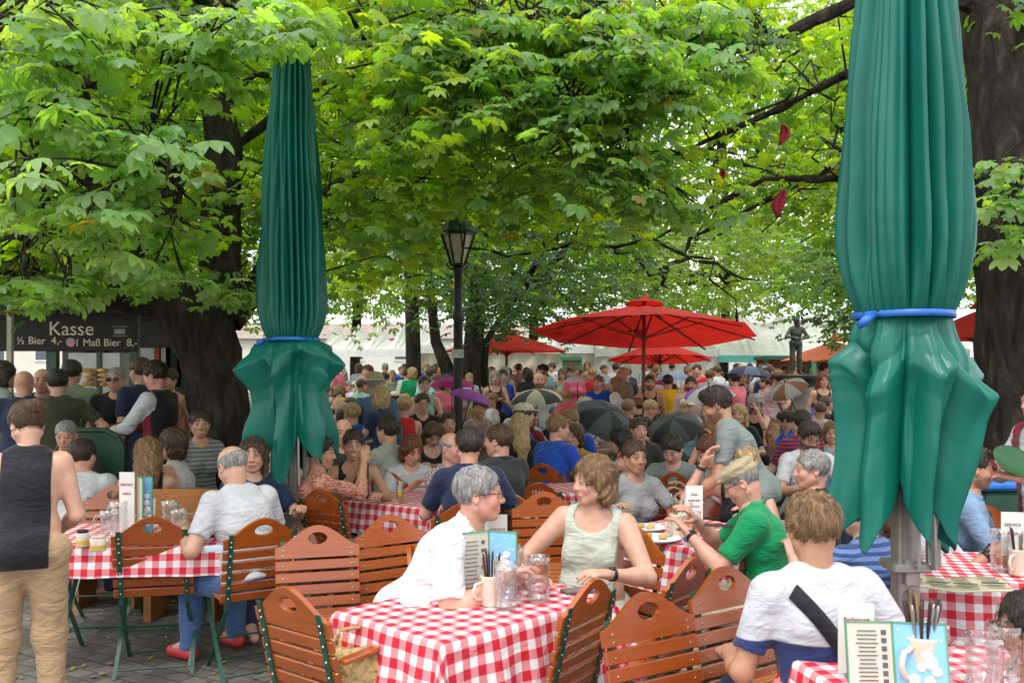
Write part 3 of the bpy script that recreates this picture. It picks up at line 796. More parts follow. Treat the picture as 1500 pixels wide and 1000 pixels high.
# ---------------------------------------------------------------- the ground
def ground():
    xs = np.concatenate([np.linspace(-90, -14, 12), np.linspace(-12, 12, 25), np.linspace(14, 90, 12)])
    ys = np.concatenate([np.linspace(-12, 0, 5), np.linspace(1, 32, 32), np.linspace(36, 160, 10)])
    V = [(x, y, gz(y)) for y in ys for x in xs]; n = len(xs)
    Fs = [(j * n + i, j * n + i + 1, (j + 1) * n + i + 1, (j + 1) * n + i) for j in range(len(ys) - 1) for i in range(n - 1)]
    m, N, L, B = nodes_of('stone_setts')
    tc = N.new('ShaderNodeTexCoord'); mp = N.new('ShaderNodeMapping'); mp.inputs['Rotation'].default_value = (0, 0, .5)
    n0 = N.new('ShaderNodeTexNoise'); n0.inputs['Scale'].default_value = 3; L.new(tc.outputs['Object'], n0.inputs['Vector'])
    mxv = N.new('ShaderNodeMix'); mxv.data_type = 'RGBA'; mxv.inputs[0].default_value = .06; L.new(tc.outputs['Object'], mxv.inputs[6]); L.new(n0.outputs['Color'], mxv.inputs[7])
    L.new(mxv.outputs[2], mp.inputs[0])
    b = N.new('ShaderNodeTexBrick'); b.inputs['Scale'].default_value = 4.6; b.inputs['Mortar Size'].default_value = .028; b.inputs['Mortar Smooth'].default_value = .6
    b.inputs['Color1'].default_value = (.20, .185, .165, 1); b.inputs['Color2'].default_value = (.11, .105, .098, 1); b.inputs['Mortar'].default_value = (.03, .028, .024, 1)
    b.inputs['Row Height'].default_value = .5; b.inputs['Brick Width'].default_value = .6
    L.new(mp.outputs[0], b.inputs['Vector'])
    n1 = tex_noise(N, L, 1.3, detail=6); r1 = ramp(N, L, n1.outputs[0], [(.3, (.55, .53, .5)), (.7, (1.1, 1.05, 1))])
    mx = N.new('ShaderNodeMix'); mx.data_type = 'RGBA'; mx.blend_type = 'MULTIPLY'; mx.inputs[0].default_value = 1
    L.new(b.outputs[0], mx.inputs[6]); L.new(r1.outputs[0], mx.inputs[7]); L.new(mx.outputs[2], B.inputs['Base Color'])
    B.inputs['Roughness'].default_value = .75; bump(N, L, B, b.outputs['Fac'], -.6, .02)
    tag(mesh_obj('ground', V, Fs, m, None, True), 'grey stone sett paving of the square', None, kind='structure')
ground()
def litter():
    V, Fs = [], []
    for i in range(700):
        x, y = random.uniform(-5, 3.5), random.uniform(3.2, 8); a = random.uniform(0, 6.3); s = random.uniform(.008, .028)
        b = len(V)
        for k in range(5):
            t = a + 2 * pi * k / 5; V.append((x + s * cos(t) * (1 if k % 2 else .6), y + s * sin(t), .006 + random.uniform(0, .012)))
        Fs.append(tuple(range(b, b + 5)))
    tag(mesh_obj('fallen_leaves', V, Fs, plain('dry_leaves', (.30, .17, .06), .8, .5, 3), None, False), 'dry brown leaves scattered on the paving', 'fallen leaves', kind='stuff')
litter()
# ---------------------------------------------------------------- trees
LEAF_T = []     # template palmate leaf: 7 leaflets, each folded along its midrib
def leaf_template(simple=False):
    V, Fs = [], []
    n = 5 if simple else 7
    for k in range(n):
        a = radians(-118 + 236 * k / (n - 1)); L = (1.0, .93, .72, .5)[abs(k - n // 2)] * .5; w = L * .24; dr = .10 + .12 * random.random()
        ca, sa = sin(a), cos(a); px_, py_ = sa, -ca
        def P(l, s, z): return (ca * l * L + px_ * s, sa * l * L + py_ * s, z)
        b = len(V)
        if simple:
            V += [P(0, 0, 0), P(.62, w, -.05), P(1, 0, -.16), P(.62, -w, -.05)]; Fs.append((b, b + 1, b + 2, b + 3))
        else:
            V += [P(.06, 0, 0), P(.42, w * .62, -.03), P(.72, w, -.09), P(1, 0, -.12 - dr), P(.72, -w, -.09), P(.42, -w * .62, -.03), P(.60, 0, -.035)]
            Fs += [(b, b + 1, b + 2, b + 6), (b + 6, b + 2, b + 3, b + 3), (b, b + 6, b + 4, b + 5), (b + 6, b + 3, b + 3, b + 4)]
    Q = []
    for f in Fs:
        if len(set(f)) == 4: Q.append(f)
        else:
            g = []; [g.append(i) for i in f if i not in g]; Q.append(tuple(g))
    return np.array(V), Q
def leaf_template_q():
    """all quads version"""
    V, Q = [], []
    for k in range(7):
        a = radians(-122 + 244 * k / 6); L = (1.0, .95, .76, .52)[abs(k - 3)] * .5; w = L * .235; dr = .07 + .05 * (k % 3)
        ca, sa = sin(a), cos(a); qx, qy = sa, -ca
        def P(l, s, z): return (ca * l * L + qx * s, sa * l * L + qy * s, z)
        b = len(V); w *= 1.12; dr *= .6
        V += [P(.04, 0, 0), P(.38, w * .5, -.008), P(.70, w, -.035), P(.90, w * .62, -.07 - dr * .5), P(1, 0, -.09 - dr), P(.90, -w * .62, -.07 - dr * .5), P(.70, -w, -.035), P(.38, -w * .5, -.008), P(.42, 0, -.028), P(.74, 0, -.062)]
        Q += [(b, b + 1, b + 8, b + 7), (b + 1, b + 2, b + 9, b + 8), (b + 8, b + 9, b + 6, b + 7), (b + 2, b + 3, b + 4, b + 9), (b + 9, b + 4, b + 5, b + 6)]
    return np.array(V), np.array(Q)
LT = leaf_template_q()
def leaf_simple_q():
    V, Q = [], []
    for k in range(5):
        a = radians(-110 + 220 * k / 4); L = (1.0, .85, .6)[abs(k - 2)] * .5; w = L * .26
        ca, sa = sin(a), cos(a); qx, qy = sa, -ca
        b = len(V); V += [(0, 0, 0), (ca * .65 * L + qx * w, sa * .65 * L + qy * w, -.04), (ca * L, sa * L, -.16), (ca * .65 * L - qx * w, sa * .65 * L - qy * w, -.04)]
        Q.append((b, b + 1, b + 2, b + 3))
    return np.array(V), np.array(Q)
LS = leaf_simple_q()
def leaves_mesh(name, pos, out, size, cols, parent, simple=False):
    """pos (n,3); out (n,2) heading of each leaf; size (n,); cols (n,3)"""
    T, Q = LS if simple else LT
    n = len(pos)
    ph = np.arctan2(out[:, 1], out[:, 0]) - pi / 2 + RNG.normal(0, .55, n)
    tilt = -np.abs(RNG.normal(.30, .28, n)); roll = RNG.normal(0, .30, n)
    cx, sx, cy, sy, cz, sz = np.cos(tilt), np.sin(tilt), np.cos(roll), np.sin(roll), np.cos(ph), np.sin(ph)
    z0 = np.zeros(n); o1 = np.ones(n)
    Rx = np.stack([o1, z0, z0, z0, cx, -sx, z0, sx, cx], 1).reshape(n, 3, 3)
    Ry = np.stack([cy, z0, sy, z0, o1, z0, -sy, z0, cy], 1).reshape(n, 3, 3)
    Rz = np.stack([cz, -sz, z0, sz, cz, z0, z0, z0, o1], 1).reshape(n, 3, 3)
    R = Rz @ Rx @ Ry
    Tn = T[None] * np.array([1, 1, 1])[None, None] * size[:, None, None]
    Tn[:, :, 2] *= RNG.uniform(.5, 1.5, n)[:, None]
    V = np.einsum('nij,nkj->nki', R, Tn) + pos[:, None, :]
    Qs = (Q[None] + (np.arange(n) * len(T))[:, None, None]).reshape(-1, 4)
    C = np.repeat(cols, len(T), 0)
    return mesh_obj(name, V.reshape(-1, 3), Qs, LEAF, parent, False, C)
def limb(g, p0, p1, r0, r1, wob=.12, n=7, sides=9):
    p0, p1 = Vector(p0), Vector(p1); pts, rs = [], []
    L = (p1 - p0).length
    for i in range(n + 1):
        t = i / n; o = Vector((random.gauss(0, wob), random.gauss(0, wob), random.gauss(0, wob * .6))) * L * .18 * (1 if 0 < i < n else 0)
        pts.append(p0.lerp(p1, t) + o); rs.append((r0 + (r1 - r0) * t) * random.uniform(.93, 1.07))
    g.tube(pts, rs, sides); return pts
def crown(name, parent, limbs, sprays, leaf, n_per, greens, simple=False, flat=.1, rad=.5, twig=True, keep=None):
    """sprays: list of (x,y,z) cluster centres; each gets a flat drooping fan of leaves hung on a twig from the nearest limb"""
    S = np.array(sprays); m = len(S)
    A = np.concatenate([np.array([tuple(q) for q in l]) for l in limbs])
    j = ((S[:, None] - A[None]) ** 2 * np.array([1, 1, 2.0])).sum(2).argmin(1)
    src = A[j]; out = S - src; hd = out[:, :2] / (np.linalg.norm(out[:, :2], axis=1)[:, None] + 1e-6)
    k = n_per
    cen = np.repeat(S, k, 0); h2 = np.repeat(hd, k, 0)
    rr = rad * np.sqrt(RNG.random(m * k)); th = RNG.random(m * k) * 2 * pi
    dx, dy = rr * np.cos(th), rr * np.sin(th)
    al = dx * h2[:, 0] + dy * h2[:, 1]
    pos = cen + np.stack([dx, dy, -.28 * rr - .22 * np.maximum(al, 0) + RNG.normal(0, flat, m * k)], 1)
    o2 = np.stack([dx, dy], 1) * 1.1 + h2 * rad * .5
    sz = leaf * RNG.uniform(.5, 1.22, m * k)
    gcol = np.array(greens); pick = gcol[RNG.integers(0, len(gcol), m)]
    if keep is None:      # nothing grows through the two closed parasols
        org = np.array(parent.location); wp = pos + org; X = 750 + wp[:, 0] * F_PX / wp[:, 1]; Y = HZ - (wp[:, 2] - CAM_Z) * F_PX / wp[:, 1]
        bad = ((X > 370 - 12) & (X < 490 + 8) & (Y > 80) & (wp[:, 1] < 6.9)) | ((X > 1215) & (X < 1440) & (wp[:, 1] < 6.5))
        bad |= ((X > 636) & (X < 708) & (Y > 312) & (wp[:, 1] < 10.7)) | ((X > 1135) & (X < 1202) & (Y > 450) & (wp[:, 1] < 14.8)) | ((X > 60) & (X < 200) & (Y > 452) & (wp[:, 1] < 10.6))
        keepm = ~bad
    else: keepm = keep(pos)
    cols = np.repeat(pick, k, 0) * RNG.uniform(.75, 1.3, (m * k, 1)) * RNG.uniform(.93, 1.07, (m * k, 3))
    sick = RNG.random(m * k) < .008; cols[sick] = np.array((.16, .13, .02)) * RNG.uniform(.6, 1.3, (sick.sum(), 1))
    pos, o2, sz, cols = pos[keepm], o2[keepm], sz[keepm], cols[keepm]
    leaves_mesh(name, pos, o2, sz, cols, parent, simple)
    if twig:
        g = G()
        for i in range(m):
            a, b = Vector(src[i]), Vector(S[i])
            if (b - a).length > .9: a = b.lerp(a, random.uniform(.5, 1.0) / (b - a).length)
            bw = b + parent.location; aw = a + parent.location; bx = 750 + bw.x * F_PX / bw.y; ax_ = 750 + aw.x * F_PX / aw.y
            if min(bw.y, aw.y) < 6.9 and any(max(ax_, bx) > lo_ and min(ax_, bx) < hi_ for lo_, hi_ in ((345, 515), (1190, 1460))): continue
            if (b - a).length > 3.8: a = b.lerp(a, 3.2 / (b - a).length)
            mid = a.lerp(b, .5) + Vector((random.gauss(0, .12), random.gauss(0, .12), random.uniform(.0, .25)))
            g.tube([a, mid, b], [.011, .008, .004], 4, cap=False)
            for q in range(2):
                e = b + Vector((random.gauss(0, rad * .5), random.gauss(0, rad * .5), -.12)); g.tube([mid.lerp(b, .5), b.lerp(e, .4) + Vector((0, 0, .03)), e], [.007, .005, .003], 3, cap=False)
        g.build('twigs', BARK, parent, True)
def vol(n, x, y, z, cond=None):
    P = []
    while len(P) < n:
        p = (random.uniform(*x), random.uniform(*y), random.uniform(*z))
        if cond is None or cond(*p): P.append(p)
    return P
def pxof(x, y, z): return 750 + x * F_PX / y, HZ - (z - CAM_Z) * F_PX / y
GR = [(.09, .175, .045), (.075, .155, .04), (.105, .19, .05), (.065, .135, .04), (.10, .18, .06)]
GRY = [(.19, .29, .035), (.16, .27, .035), (.22, .31, .035), (.14, .24, .035)]
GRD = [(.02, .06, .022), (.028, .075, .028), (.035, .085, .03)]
def rough_bark(o, s=.06, sc_=.22):
    m = o.modifiers.new('sub', 'SUBSURF'); m.subdivision_type = 'SIMPLE'; m.levels = m.render_levels = 3
    t = bpy.data.textures.new('bark_relief', 'CLOUDS'); t.noise_scale = sc_; t.noise_depth = 4
    m = o.modifiers.new('relief', 'DISPLACE'); m.texture = t; m.strength = s; m.texture_coords = 'LOCAL'
def chestnut_left():
    r = empty('chestnut_tree', at(334, 8.0), 0, 'thick dark chestnut tree with a forked trunk beside the Kasse kiosk', 'tree')
    o = Vector(r.location); g = G(); W = lambda px, py, d: tuple(at(px, d, py) - o)
    g.tube([(0, 0, -.1), (.02, 0, .25), (.0, 0, .7), (-.06, 0, 1.3), W(308, 520, 8.0), W(290, 470, 8)], [.46, .36, .31, .27, .27, .31], 16)
    A = [W(285, 470, 8), W(225, 420, 7.9), W(175, 320, 7.8), W(140, 250, 7.6), W(95, 120, 7.4), W(75, -60, 7.2), W(60, -300, 7)]
    g.tube(A, [.28, .24, .20, .18, .15, .13, .1], 12)
    B = [W(300, 480, 8), W(325, 420, 8.1), W(322, 320, 8.2), W(330, 220, 8.2), W(312, 120, 8.3), W(300, 0, 8.4), W(290, -200, 8.5)]
    g.tube(B, [.26, .20, .175, .165, .16, .14, .1], 12)
    C_ = [W(240, 440, 7.9), W(160, 425, 7.6), W(80, 430, 7.3), W(0, 390, 7.0), W(-120, 340, 6.6)]
    g.tube(C_, [.2, .15, .13, .12, .1], 10)
    D_ = [W(335, 470, 8.1), W(375, 420, 8.3), W(420, 345, 8.6), W(480, 288, 9.0), W(540, 235, 9.5), W(580, 200, 9.9), W(640, 150, 10.4), W(700, 120, 10.8)]
    g.tube(D_, [.15, .12, .09, .08, .07, .055, .045, .03], 8)
    lim = [A, B, C_, D_]
    for (a, b, r0) in ((A[3], W(20, 190, 5.6), .06), (A[4], W(250, 60, 6.0), .06), (B[4], W(430, 110, 8.6), .05), (B[5], W(480, 20, 9), .05), (A[2], W(260, 260, 5.4), .05), (B[3], W(520, 90, 9.4), .05), (D_[4], W(650, 40, 9.8), .04), (D_[3], W(640, 330, 10.6), .03),
                       (A[5], W(-60, 60, 5), .06), (B[5], W(180, -80, 5.5), .06), (C_[3], W(60, 250, 5.3), .05)):
        lim.append(limb(g, a, b, r0, r0 * .4, .3, 7, 6))
    rough_bark(g.build('trunk', BARK, r, True))
    sp = []
    def low(px):   # lower edge of the crown, photo rows
        return np.interp(px, [-200, 0, 200, 340, 350, 480, 560, 700], [440, 440, 420, 420, 300, 400, 410, 380])
    while len(sp) < 640:
        px, py, d = random.uniform(-220, 690), random.uniform(-130, 450), min(12.5, 5.4 + 7 * random.random() ** .75)
        if py > low(px) + random.gauss(0, 12) - 25: continue
        if 350 < px < 500 and d < 7.4: continue
        if 262 < px < 362 and py > 100 and d < 8.6: continue
        if py > 150 and d < 8.0 and abs(px - np.interp(py, [120, 250, 320, 420], [95, 140, 175, 225])) < 48 and random.random() < .9: continue
        sp.append(W(px, py, d))
    crown('crown', r, lim, sp, .20, 28, GR + GRY + GRY, rad=.50)
    # near drooping boughs, the open light on them put into paler leaf colours
    nb = []
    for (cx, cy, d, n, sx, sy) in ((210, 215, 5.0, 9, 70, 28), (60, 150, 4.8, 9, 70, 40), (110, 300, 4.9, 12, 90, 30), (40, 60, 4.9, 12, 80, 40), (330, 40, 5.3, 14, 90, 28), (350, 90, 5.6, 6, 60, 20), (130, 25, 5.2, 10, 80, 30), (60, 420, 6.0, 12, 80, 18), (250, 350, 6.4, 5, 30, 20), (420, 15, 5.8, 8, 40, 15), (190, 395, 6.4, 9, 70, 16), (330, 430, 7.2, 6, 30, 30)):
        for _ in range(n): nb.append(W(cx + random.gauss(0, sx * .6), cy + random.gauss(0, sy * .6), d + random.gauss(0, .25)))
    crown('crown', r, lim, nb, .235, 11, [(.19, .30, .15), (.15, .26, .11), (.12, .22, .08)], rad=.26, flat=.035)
chestnut_left()
def chestnut_right():
    r = empty('chestnut_tree', at(1478, 6.8), 0, 'broad dark chestnut trunk standing behind the nearer closed parasol at the right edge', 'tree')
    o = Vector(r.location); g = G(); W = lambda px, py, d: tuple(at(px, d, py) - o)
    T_ = [(0.05, 0, -.1), (.06, 0, .3), (.05, 0, 1.1), W(1490, 480, 6.8), W(1478, 330, 6.8), W(1475, 200, 6.8), W(1480, 60, 6.8), W(1480, -150, 6.8), W(1480, -420, 6.9)]
    g.tube(T_, [.5, .36, .30, .28, .26, .27, .29, .22, .16], 14)
    E_ = [W(1470, 230, 6.8), W(1440, 120, 7.0), W(1425, 0, 7.2), W(1410, -200, 7.4)]
    g.tube(E_, [.16, .12, .11, .08], 9)
    B1 = [W(1470, 330, 6.9), W(1330, 300, 7.6), W(1240, 238, 8.0), W(1160, 275, 8.3), W(1080, 315, 8.6), W(1010, 350, 8.9)]
    B2 = [W(1470, 150, 6.9), W(1330, 170, 7.2), W(1240, 108, 7.6), W(1140, 160, 8.0), W(1040, 205, 8.3), W(960, 240, 8.6), W(900, 290, 9)]
    B3 = [W(1460, 260, 6.9), W(1300, 270, 7.4), W(1230, 262, 7.8), W(1120, 262, 8.2), W(1050, 300, 8.4), W(960, 350, 8.8), W(900, 362, 9)]
    B4 = [W(1470, 20, 6.9), W(1300, -20, 6.8), W(1130, 60, 6.9), W(980, 70, 7.1), W(860, 120, 7.3), W(740, 180, 7.6), W(640, 230, 8.0)]
    B5 = [W(1475, -60, 6.9), W(1200, -120, 6.6), W(950, -60, 6.6), W(760, 30, 6.8), W(640, 80, 7.0), W(540, 70, 7.4)]
    lim = [T_, E_, B1, B2, B3, B4, B5]
    for b, r0 in ((B1, .045), (B2, .05), (B3, .04), (B4, .055), (B5, .055)):
        g.tube(b, [r0 * (1.0 - .8 * i / len(b)) for i in range(len(b))], 7)
    for b in (B2, B3, B4, B5, B1):
        for q in range(3):
            p = b[random.randrange(2, len(b))]; lim.append(limb(g, p, (p[0] + random.gauss(-.3, .7), p[1] + random.gauss(0, .7), p[2] + random.gauss(-.1, .4)), .02, .008, .4, 6, 5))
    rough_bark(g.build('trunk', BARK, r, True))
    sp = []
    def low(px): return np.interp(px, [560, 640, 760, 880, 960, 1060, 1130, 1240, 1400, 1500, 1700], [200, 260, 330, 400, 330, 330, 290, 380, 300, 300, 330])
    while len(sp) < 600:
        px, py, d = random.uniform(560, 1740), random.uniform(-130, 420), min(12, 5.6 + 6.4 * random.random() ** .75)
        if py > low(px) + random.gauss(0, 14) - 20: continue
        if 1190 < px < 1470 and d < 7.2: continue
        if 1080 < px < 1230 and py < 60: continue
        if 860 < px < 1230 and py > 60 and random.random() < .45: continue
        if 930 < px < 1000 and py < 30: continue
        if 930 < px < 1010 and 190 < py < 330 and random.random() < .6: continue
        if px > 1400 and d < 6.9 and random.random() < .5: continue
        sp.append(W(px, py, d))
    crown('crown', r, lim, sp, .195, 28, GR + GRY + GRY, rad=.50)
    nb = []
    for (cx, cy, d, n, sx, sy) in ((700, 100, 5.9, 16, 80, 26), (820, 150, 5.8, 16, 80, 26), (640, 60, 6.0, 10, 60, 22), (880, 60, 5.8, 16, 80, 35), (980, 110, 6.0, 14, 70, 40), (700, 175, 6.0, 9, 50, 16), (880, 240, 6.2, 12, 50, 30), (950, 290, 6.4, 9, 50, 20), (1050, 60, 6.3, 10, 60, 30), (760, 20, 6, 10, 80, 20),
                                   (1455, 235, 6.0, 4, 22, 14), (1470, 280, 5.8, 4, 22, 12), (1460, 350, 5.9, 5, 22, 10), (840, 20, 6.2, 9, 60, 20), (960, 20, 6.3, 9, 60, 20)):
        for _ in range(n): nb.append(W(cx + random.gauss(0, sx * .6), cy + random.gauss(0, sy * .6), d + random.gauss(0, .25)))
    crown('crown', r, lim, nb, .22, 11, [(.18, .29, .13), (.145, .25, .095), (.11, .21, .07)], rad=.27, flat=.035)  # near boughs: light from the open sky painted in as paler greens
chestnut_right()
def far_tree(px, d, base_w, crown_px, crown_py, n, leaf, greens, label, trunks, name='chestnut_tree', depth=4, per=26, rad=1.0, group=None):
    """crown_px/py: extents in photo pixels at distance d"""
    r = empty(name, (at(px, d).x, d, gz(d)), 0, label, 'tree', group); o = Vector(r.location); g = G(); W = lambda x, y, dd=d: tuple(at(x, dd, y) - o)
    lim = []
    for t in trunks:
        pts = [W(x, y) for x, y, w in t]; pts[0] = (pts[0][0], 0, -.15); g.tube(pts, [w * d / F_PX / 2 for x, y, w in t], 9); lim.append(pts[1:])
    tops = [l[-1] for l in lim]
    for _ in range(9):
        a = random.choice(tops); lim.append(limb(g, a, W(random.uniform(*crown_px), random.uniform(crown_py[0], crown_py[1] - 30), d + random.uniform(-depth, depth) * .5), .09 * d / 20, .03, .3, 6, 5))
    g.build('trunk', BARK, r, True)
    cx, cy = sum(crown_px) / 2, sum(crown_py) / 2; hx, hy = (crown_px[1] - crown_px[0]) / 2, (crown_py[1] - crown_py[0]) / 2; sp = []
    while len(sp) < n:
        u, v, w = random.uniform(-1, 1), random.uniform(-1, 1), random.uniform(-1, 1)
        q = u * u * .9 + abs(v) ** 3 + w * w * .6
        if q > 1.05 or (q < .35 and random.random() < .5): continue
        sp.append(W(cx + u * hx, cy + v * hy, d + w * depth))
    crown('crown', r, lim, sp, leaf, per, greens, simple=True, rad=rad, flat=.16, twig=False)
far_tree(605, 20, 24, (420, 700), (150, 462), 110, .30, GRY + GR, 'straight dark trunk with a yellow-green crown just left of the forked trunk', [[(606, 700, 24), (606, 560, 23), (604, 470, 22), (600, 400, 18), (590, 300, 12)]])
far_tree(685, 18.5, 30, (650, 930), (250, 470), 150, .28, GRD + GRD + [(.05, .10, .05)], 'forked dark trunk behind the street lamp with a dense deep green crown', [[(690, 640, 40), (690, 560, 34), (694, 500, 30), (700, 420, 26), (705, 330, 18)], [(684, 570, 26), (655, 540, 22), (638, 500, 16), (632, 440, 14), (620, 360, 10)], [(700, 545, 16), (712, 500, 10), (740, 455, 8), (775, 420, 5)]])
far_tree(960, 27, 12, (860, 1150), (290, 455), 140, .40, [(.12, .19, .05), (.10, .18, .04), (.14, .2, .06)], 'slim pale trunk with a light airy crown above the large red parasol', [[(962, 640, 14), (960, 560, 12), (958, 480, 11), (962, 400, 8)]], rad=1.1, per=20)
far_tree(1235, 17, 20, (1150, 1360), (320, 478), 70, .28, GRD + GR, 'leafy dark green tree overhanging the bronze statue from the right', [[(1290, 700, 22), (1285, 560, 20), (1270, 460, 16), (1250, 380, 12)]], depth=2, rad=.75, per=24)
for i, (px, lab) in enumerate(((150, 'tall yellow-green tree far behind the kiosk and the left trunk'), (330, 'tall yellow-green tree glimpsed between left trunk and left parasol'), (520, 'bright green tree far behind the white market tents'), (780, 'broad green tree far behind the street lamp'), (1060, 'pale green tree far behind the large red parasol'), (1290, 'bright green tree far behind the right closed parasol'), (1520, 'bright green tree beyond the dark trunk at the right edge'))):
    far_tree(px, 33 + i % 3 * 3, 12, (px - 190, px + 190), (-60, 462), 260 if i != 4 else 220, .62, GRY + [(.09, .16, .03)], lab, [[(px, 640, 16), (px, 520, 15), (px + 6, 400, 12), (px, 200, 8)]], depth=5, rad=1.5, per=26, name='background_tree', group='trees beyond the market')
# ---------------------------------------------------------------- chairs
def arch(n=28, w=.215, z0=0.0, hs=.055, ht=.165):
    """outline of the top board: straight sides, then the shouldered arch"""
    P = [(-w, z0), (-w, z0 + hs)]
    for i in range(1, n):
        t = i / n; x = -w + 2 * w * t; P.append((x, z0 + hs + (ht - hs) * (.5 - .5 * cos(2 * pi * t)) ** .8))
    return P + [(w, z0 + hs), (w, z0)] + [(w - 2 * w * i / 14, z0) for i in range(1, 14)]
def chair(label, px, d, face, arm=False, pyt=None, tilt=0, group='folding beer garden chairs', dx=0, wood=None, floor=0.0, folded=False):
    """px: column of the middle of the back"""
    wood = wood or WOOD
    rt = empty('folding_chair', (0, 0, 0), radians(face), label, 'chair', group)
    def bp(z):   # y of the back plane at height z
        return -.185 - (z - .44) * .23
    t = atan2(.23, 1)
    Rb = RotM(t, 0, 0)
    # backrest: the shaped top board with its hand hole and five slats, all on the front of the steel bars
    g = G(); zt = .745
    out = arch(); hole = []
    m = len(out); cx0, cz0 = 0, .098
    for x, z in out:
        a = atan2((z - cz0) * 1.0, x); hole.append((.050 * cos(a), cz0 + .031 * sin(a)))
    b = G(); b.plate(out, 0, .020, hole)
    for v in b.v:
        p = Rb @ Vector((v[0], v[1], v[2])); g.v.append((p.x, p.y + bp(zt), p.z + zt))
    g.f += b.f
    for i in range(5):
        z = zt - .034 - i * .0605
        g.box((0, bp(z) + .010, z), (.43, .018, .050), Rb, .004)
    g.build('backrest', wood, rt)
    for s in (-1, 1):
        g = G(); g.bar((s * .175, bp(.83) - .004, .83), (s * .175, bp(.40) - .004, .40), .026, .006); g.bar((s * .175, bp(.40), .40), (s * .185, .02, .18), .022, .008); g.bar((s * .185, .02, .18), (s * .19, .19, 0), .022, .008)
        o = g.build('side_bar', GREEN_METAL, rt)
        r = G()
        for i in range(6):
            z = (zt + .03) if i == 5 else zt - .034 - i * .0605
            for dz in ((-.012, .014) if i == 5 else (0,)):
                r.dome((s * .175, bp(z + dz) - .008, z + dz), .0052, 6, (0, -1, .2)); r.dome((s * .175, bp(z + dz) + .021, z + dz), .0052, 6, (0, 1, -.2))
        r.build('rivets', RIVET, o, True)
    g = G()
    if not folded:
        for i in range(6): g.box((0, -.155 + i * .066, .455), (.41, .056, .016), RotM(radians(2), 0, 0), .004)
        g.build('seat', WOOD_SEAT, rt)
        g = G()
        for s in (-1, 1):
            g.bar((s * .165, -.18, .44), (s * .165, .20, .442), .006, .02, (1, 0, 0))
        g.build('seat_rail', GREEN_METAL, rt)
        for s in (-1, 1):
            g = G(); g.bar((s * .20, .17, .435), (s * .20, .0, .22), .022, .008); g.bar((s * .20, 0, .22), (s * .205, -.24, 0), .022, .008); g.build('leg', GREEN_METAL, rt)
        g = G()
        for y, z in ((.165, .03), (-.20, .04), (.01, .20)): g.tube([(-.2, y, z), (.2, y, z)], .006, 6)
        g.build('stretcher', GREEN_METAL, rt)
    else:
        for i in range(6): g.box((0, bp(.50 - i * .06) + .05, .50 - i * .06), (.41, .016, .054), Rb, .004)
        g.build('seat', WOOD_SEAT, rt)
        for s in (-1, 1):
            g = G(); g.bar((s * .20, bp(.5) + .06, .5), (s * .205, .02, 0), .022, .008); g.build('leg', GREEN_METAL, rt)
    if arm:
        for s in (-1, 1):
            g = G(); g.box((s * .225, .02, .665), (.046, .46, .022), RotM(radians(3), 0, 0), .006); a = g.build('armrest', WOOD, rt)
            g = G(); pts = [(s * .225, .23, .655), (s * .225, .262, .64), (s * .225, .268, .605), (s * .225, .24, .58), (s * .225, .205, .588), (s * .225, .20, .60)]
            g.tube(pts, .010, 6, flat=.4); g.tube([(s * .225, .10, .65), (s * .215, .12, .55), (s * .205, .12, .44)], .010, 6, flat=.4)
            g.build('arm_support', GREEN_METAL, a, True)
    tb = RotM(0, 0, radians(face)) @ Vector((0, bp(.8), 0)); p = at(px, d)
    rt.location = (p.x - tb.x, p.y - tb.y, floor)
    if tilt: rt.rotation_euler = (radians(-tilt), 0, radians(face))
    return rt
def rvar(): return None
CH = 'folding beer garden chairs'
chair('empty chair turned away at the left table, orange seat clear in view', 223, 4.95, 14)
chair('far-side chair behind the left table, facing out past the menu card', 168, 6.3, 188)
chair('chair carrying the bald man in the white T-shirt', 386, 4.9, 32)
chair('chair facing out with broad lit slats left of the main table', 465, 4.65, 196)
chair('lit chair facing out just left of the man in the white polo shirt', 570, 5.0, 214)
chair('armchair nearest the camera at the bottom left, back turned to us', 424, 3.32, -38, arm=True)
chair('dark chair back turned to us at the right end of the main table', 866, 3.45, 56)
chair('lit round-holed chair back facing us beside the main table', 947, 3.22, 212)
chair('dark chair back behind, left of the lit one near the boy', 1010, 3.85, 52)
chair('lit chair facing out close to the boy with the shoulder strap', 1062, 3.65, 214)
chair('chair behind the man in the patterned shirt, to his left', 428, 6.5, 18)
chair('chair carrying the man in the patterned shirt', 470, 6.15, -28)
chair('chair leaning folded between the white polo man and the pale green top', 790, 5.9, 192, arm=True, tilt=8)
chair('chair peeping out above the folded one', 788, 6.5, 20, arm=True)
chair('armchair carrying the man in the bright blue shirt', 795, 7.9, -28, arm=True)
chair('chair behind the woman in the pale green top', 930, 4.6, 128)
chair('chair of the young man in the grey-green T-shirt', 566, 7.4, -32)
chair('chair with an oval hole behind the table number sign', 1022, 5.95, 185)
chair('red-brown chair back behind the black umbrellas, left of the number sign', 985, 7.2, 20)
chair('chair under the man in the green polo shirt', 1120, 4.75, 50)
chair('chair of the man in the denim shirt by the right table', 1440, 5.4, 178)
chair('chair under the dark-haired man in the navy polo shirt', 682, 5.5, 4)
chair('chair under the man in the black shirt with his head turned left', 742, 6.0, -8)
chair('chair under the white-haired man leaning on the main table', 604, 4.1, -88)
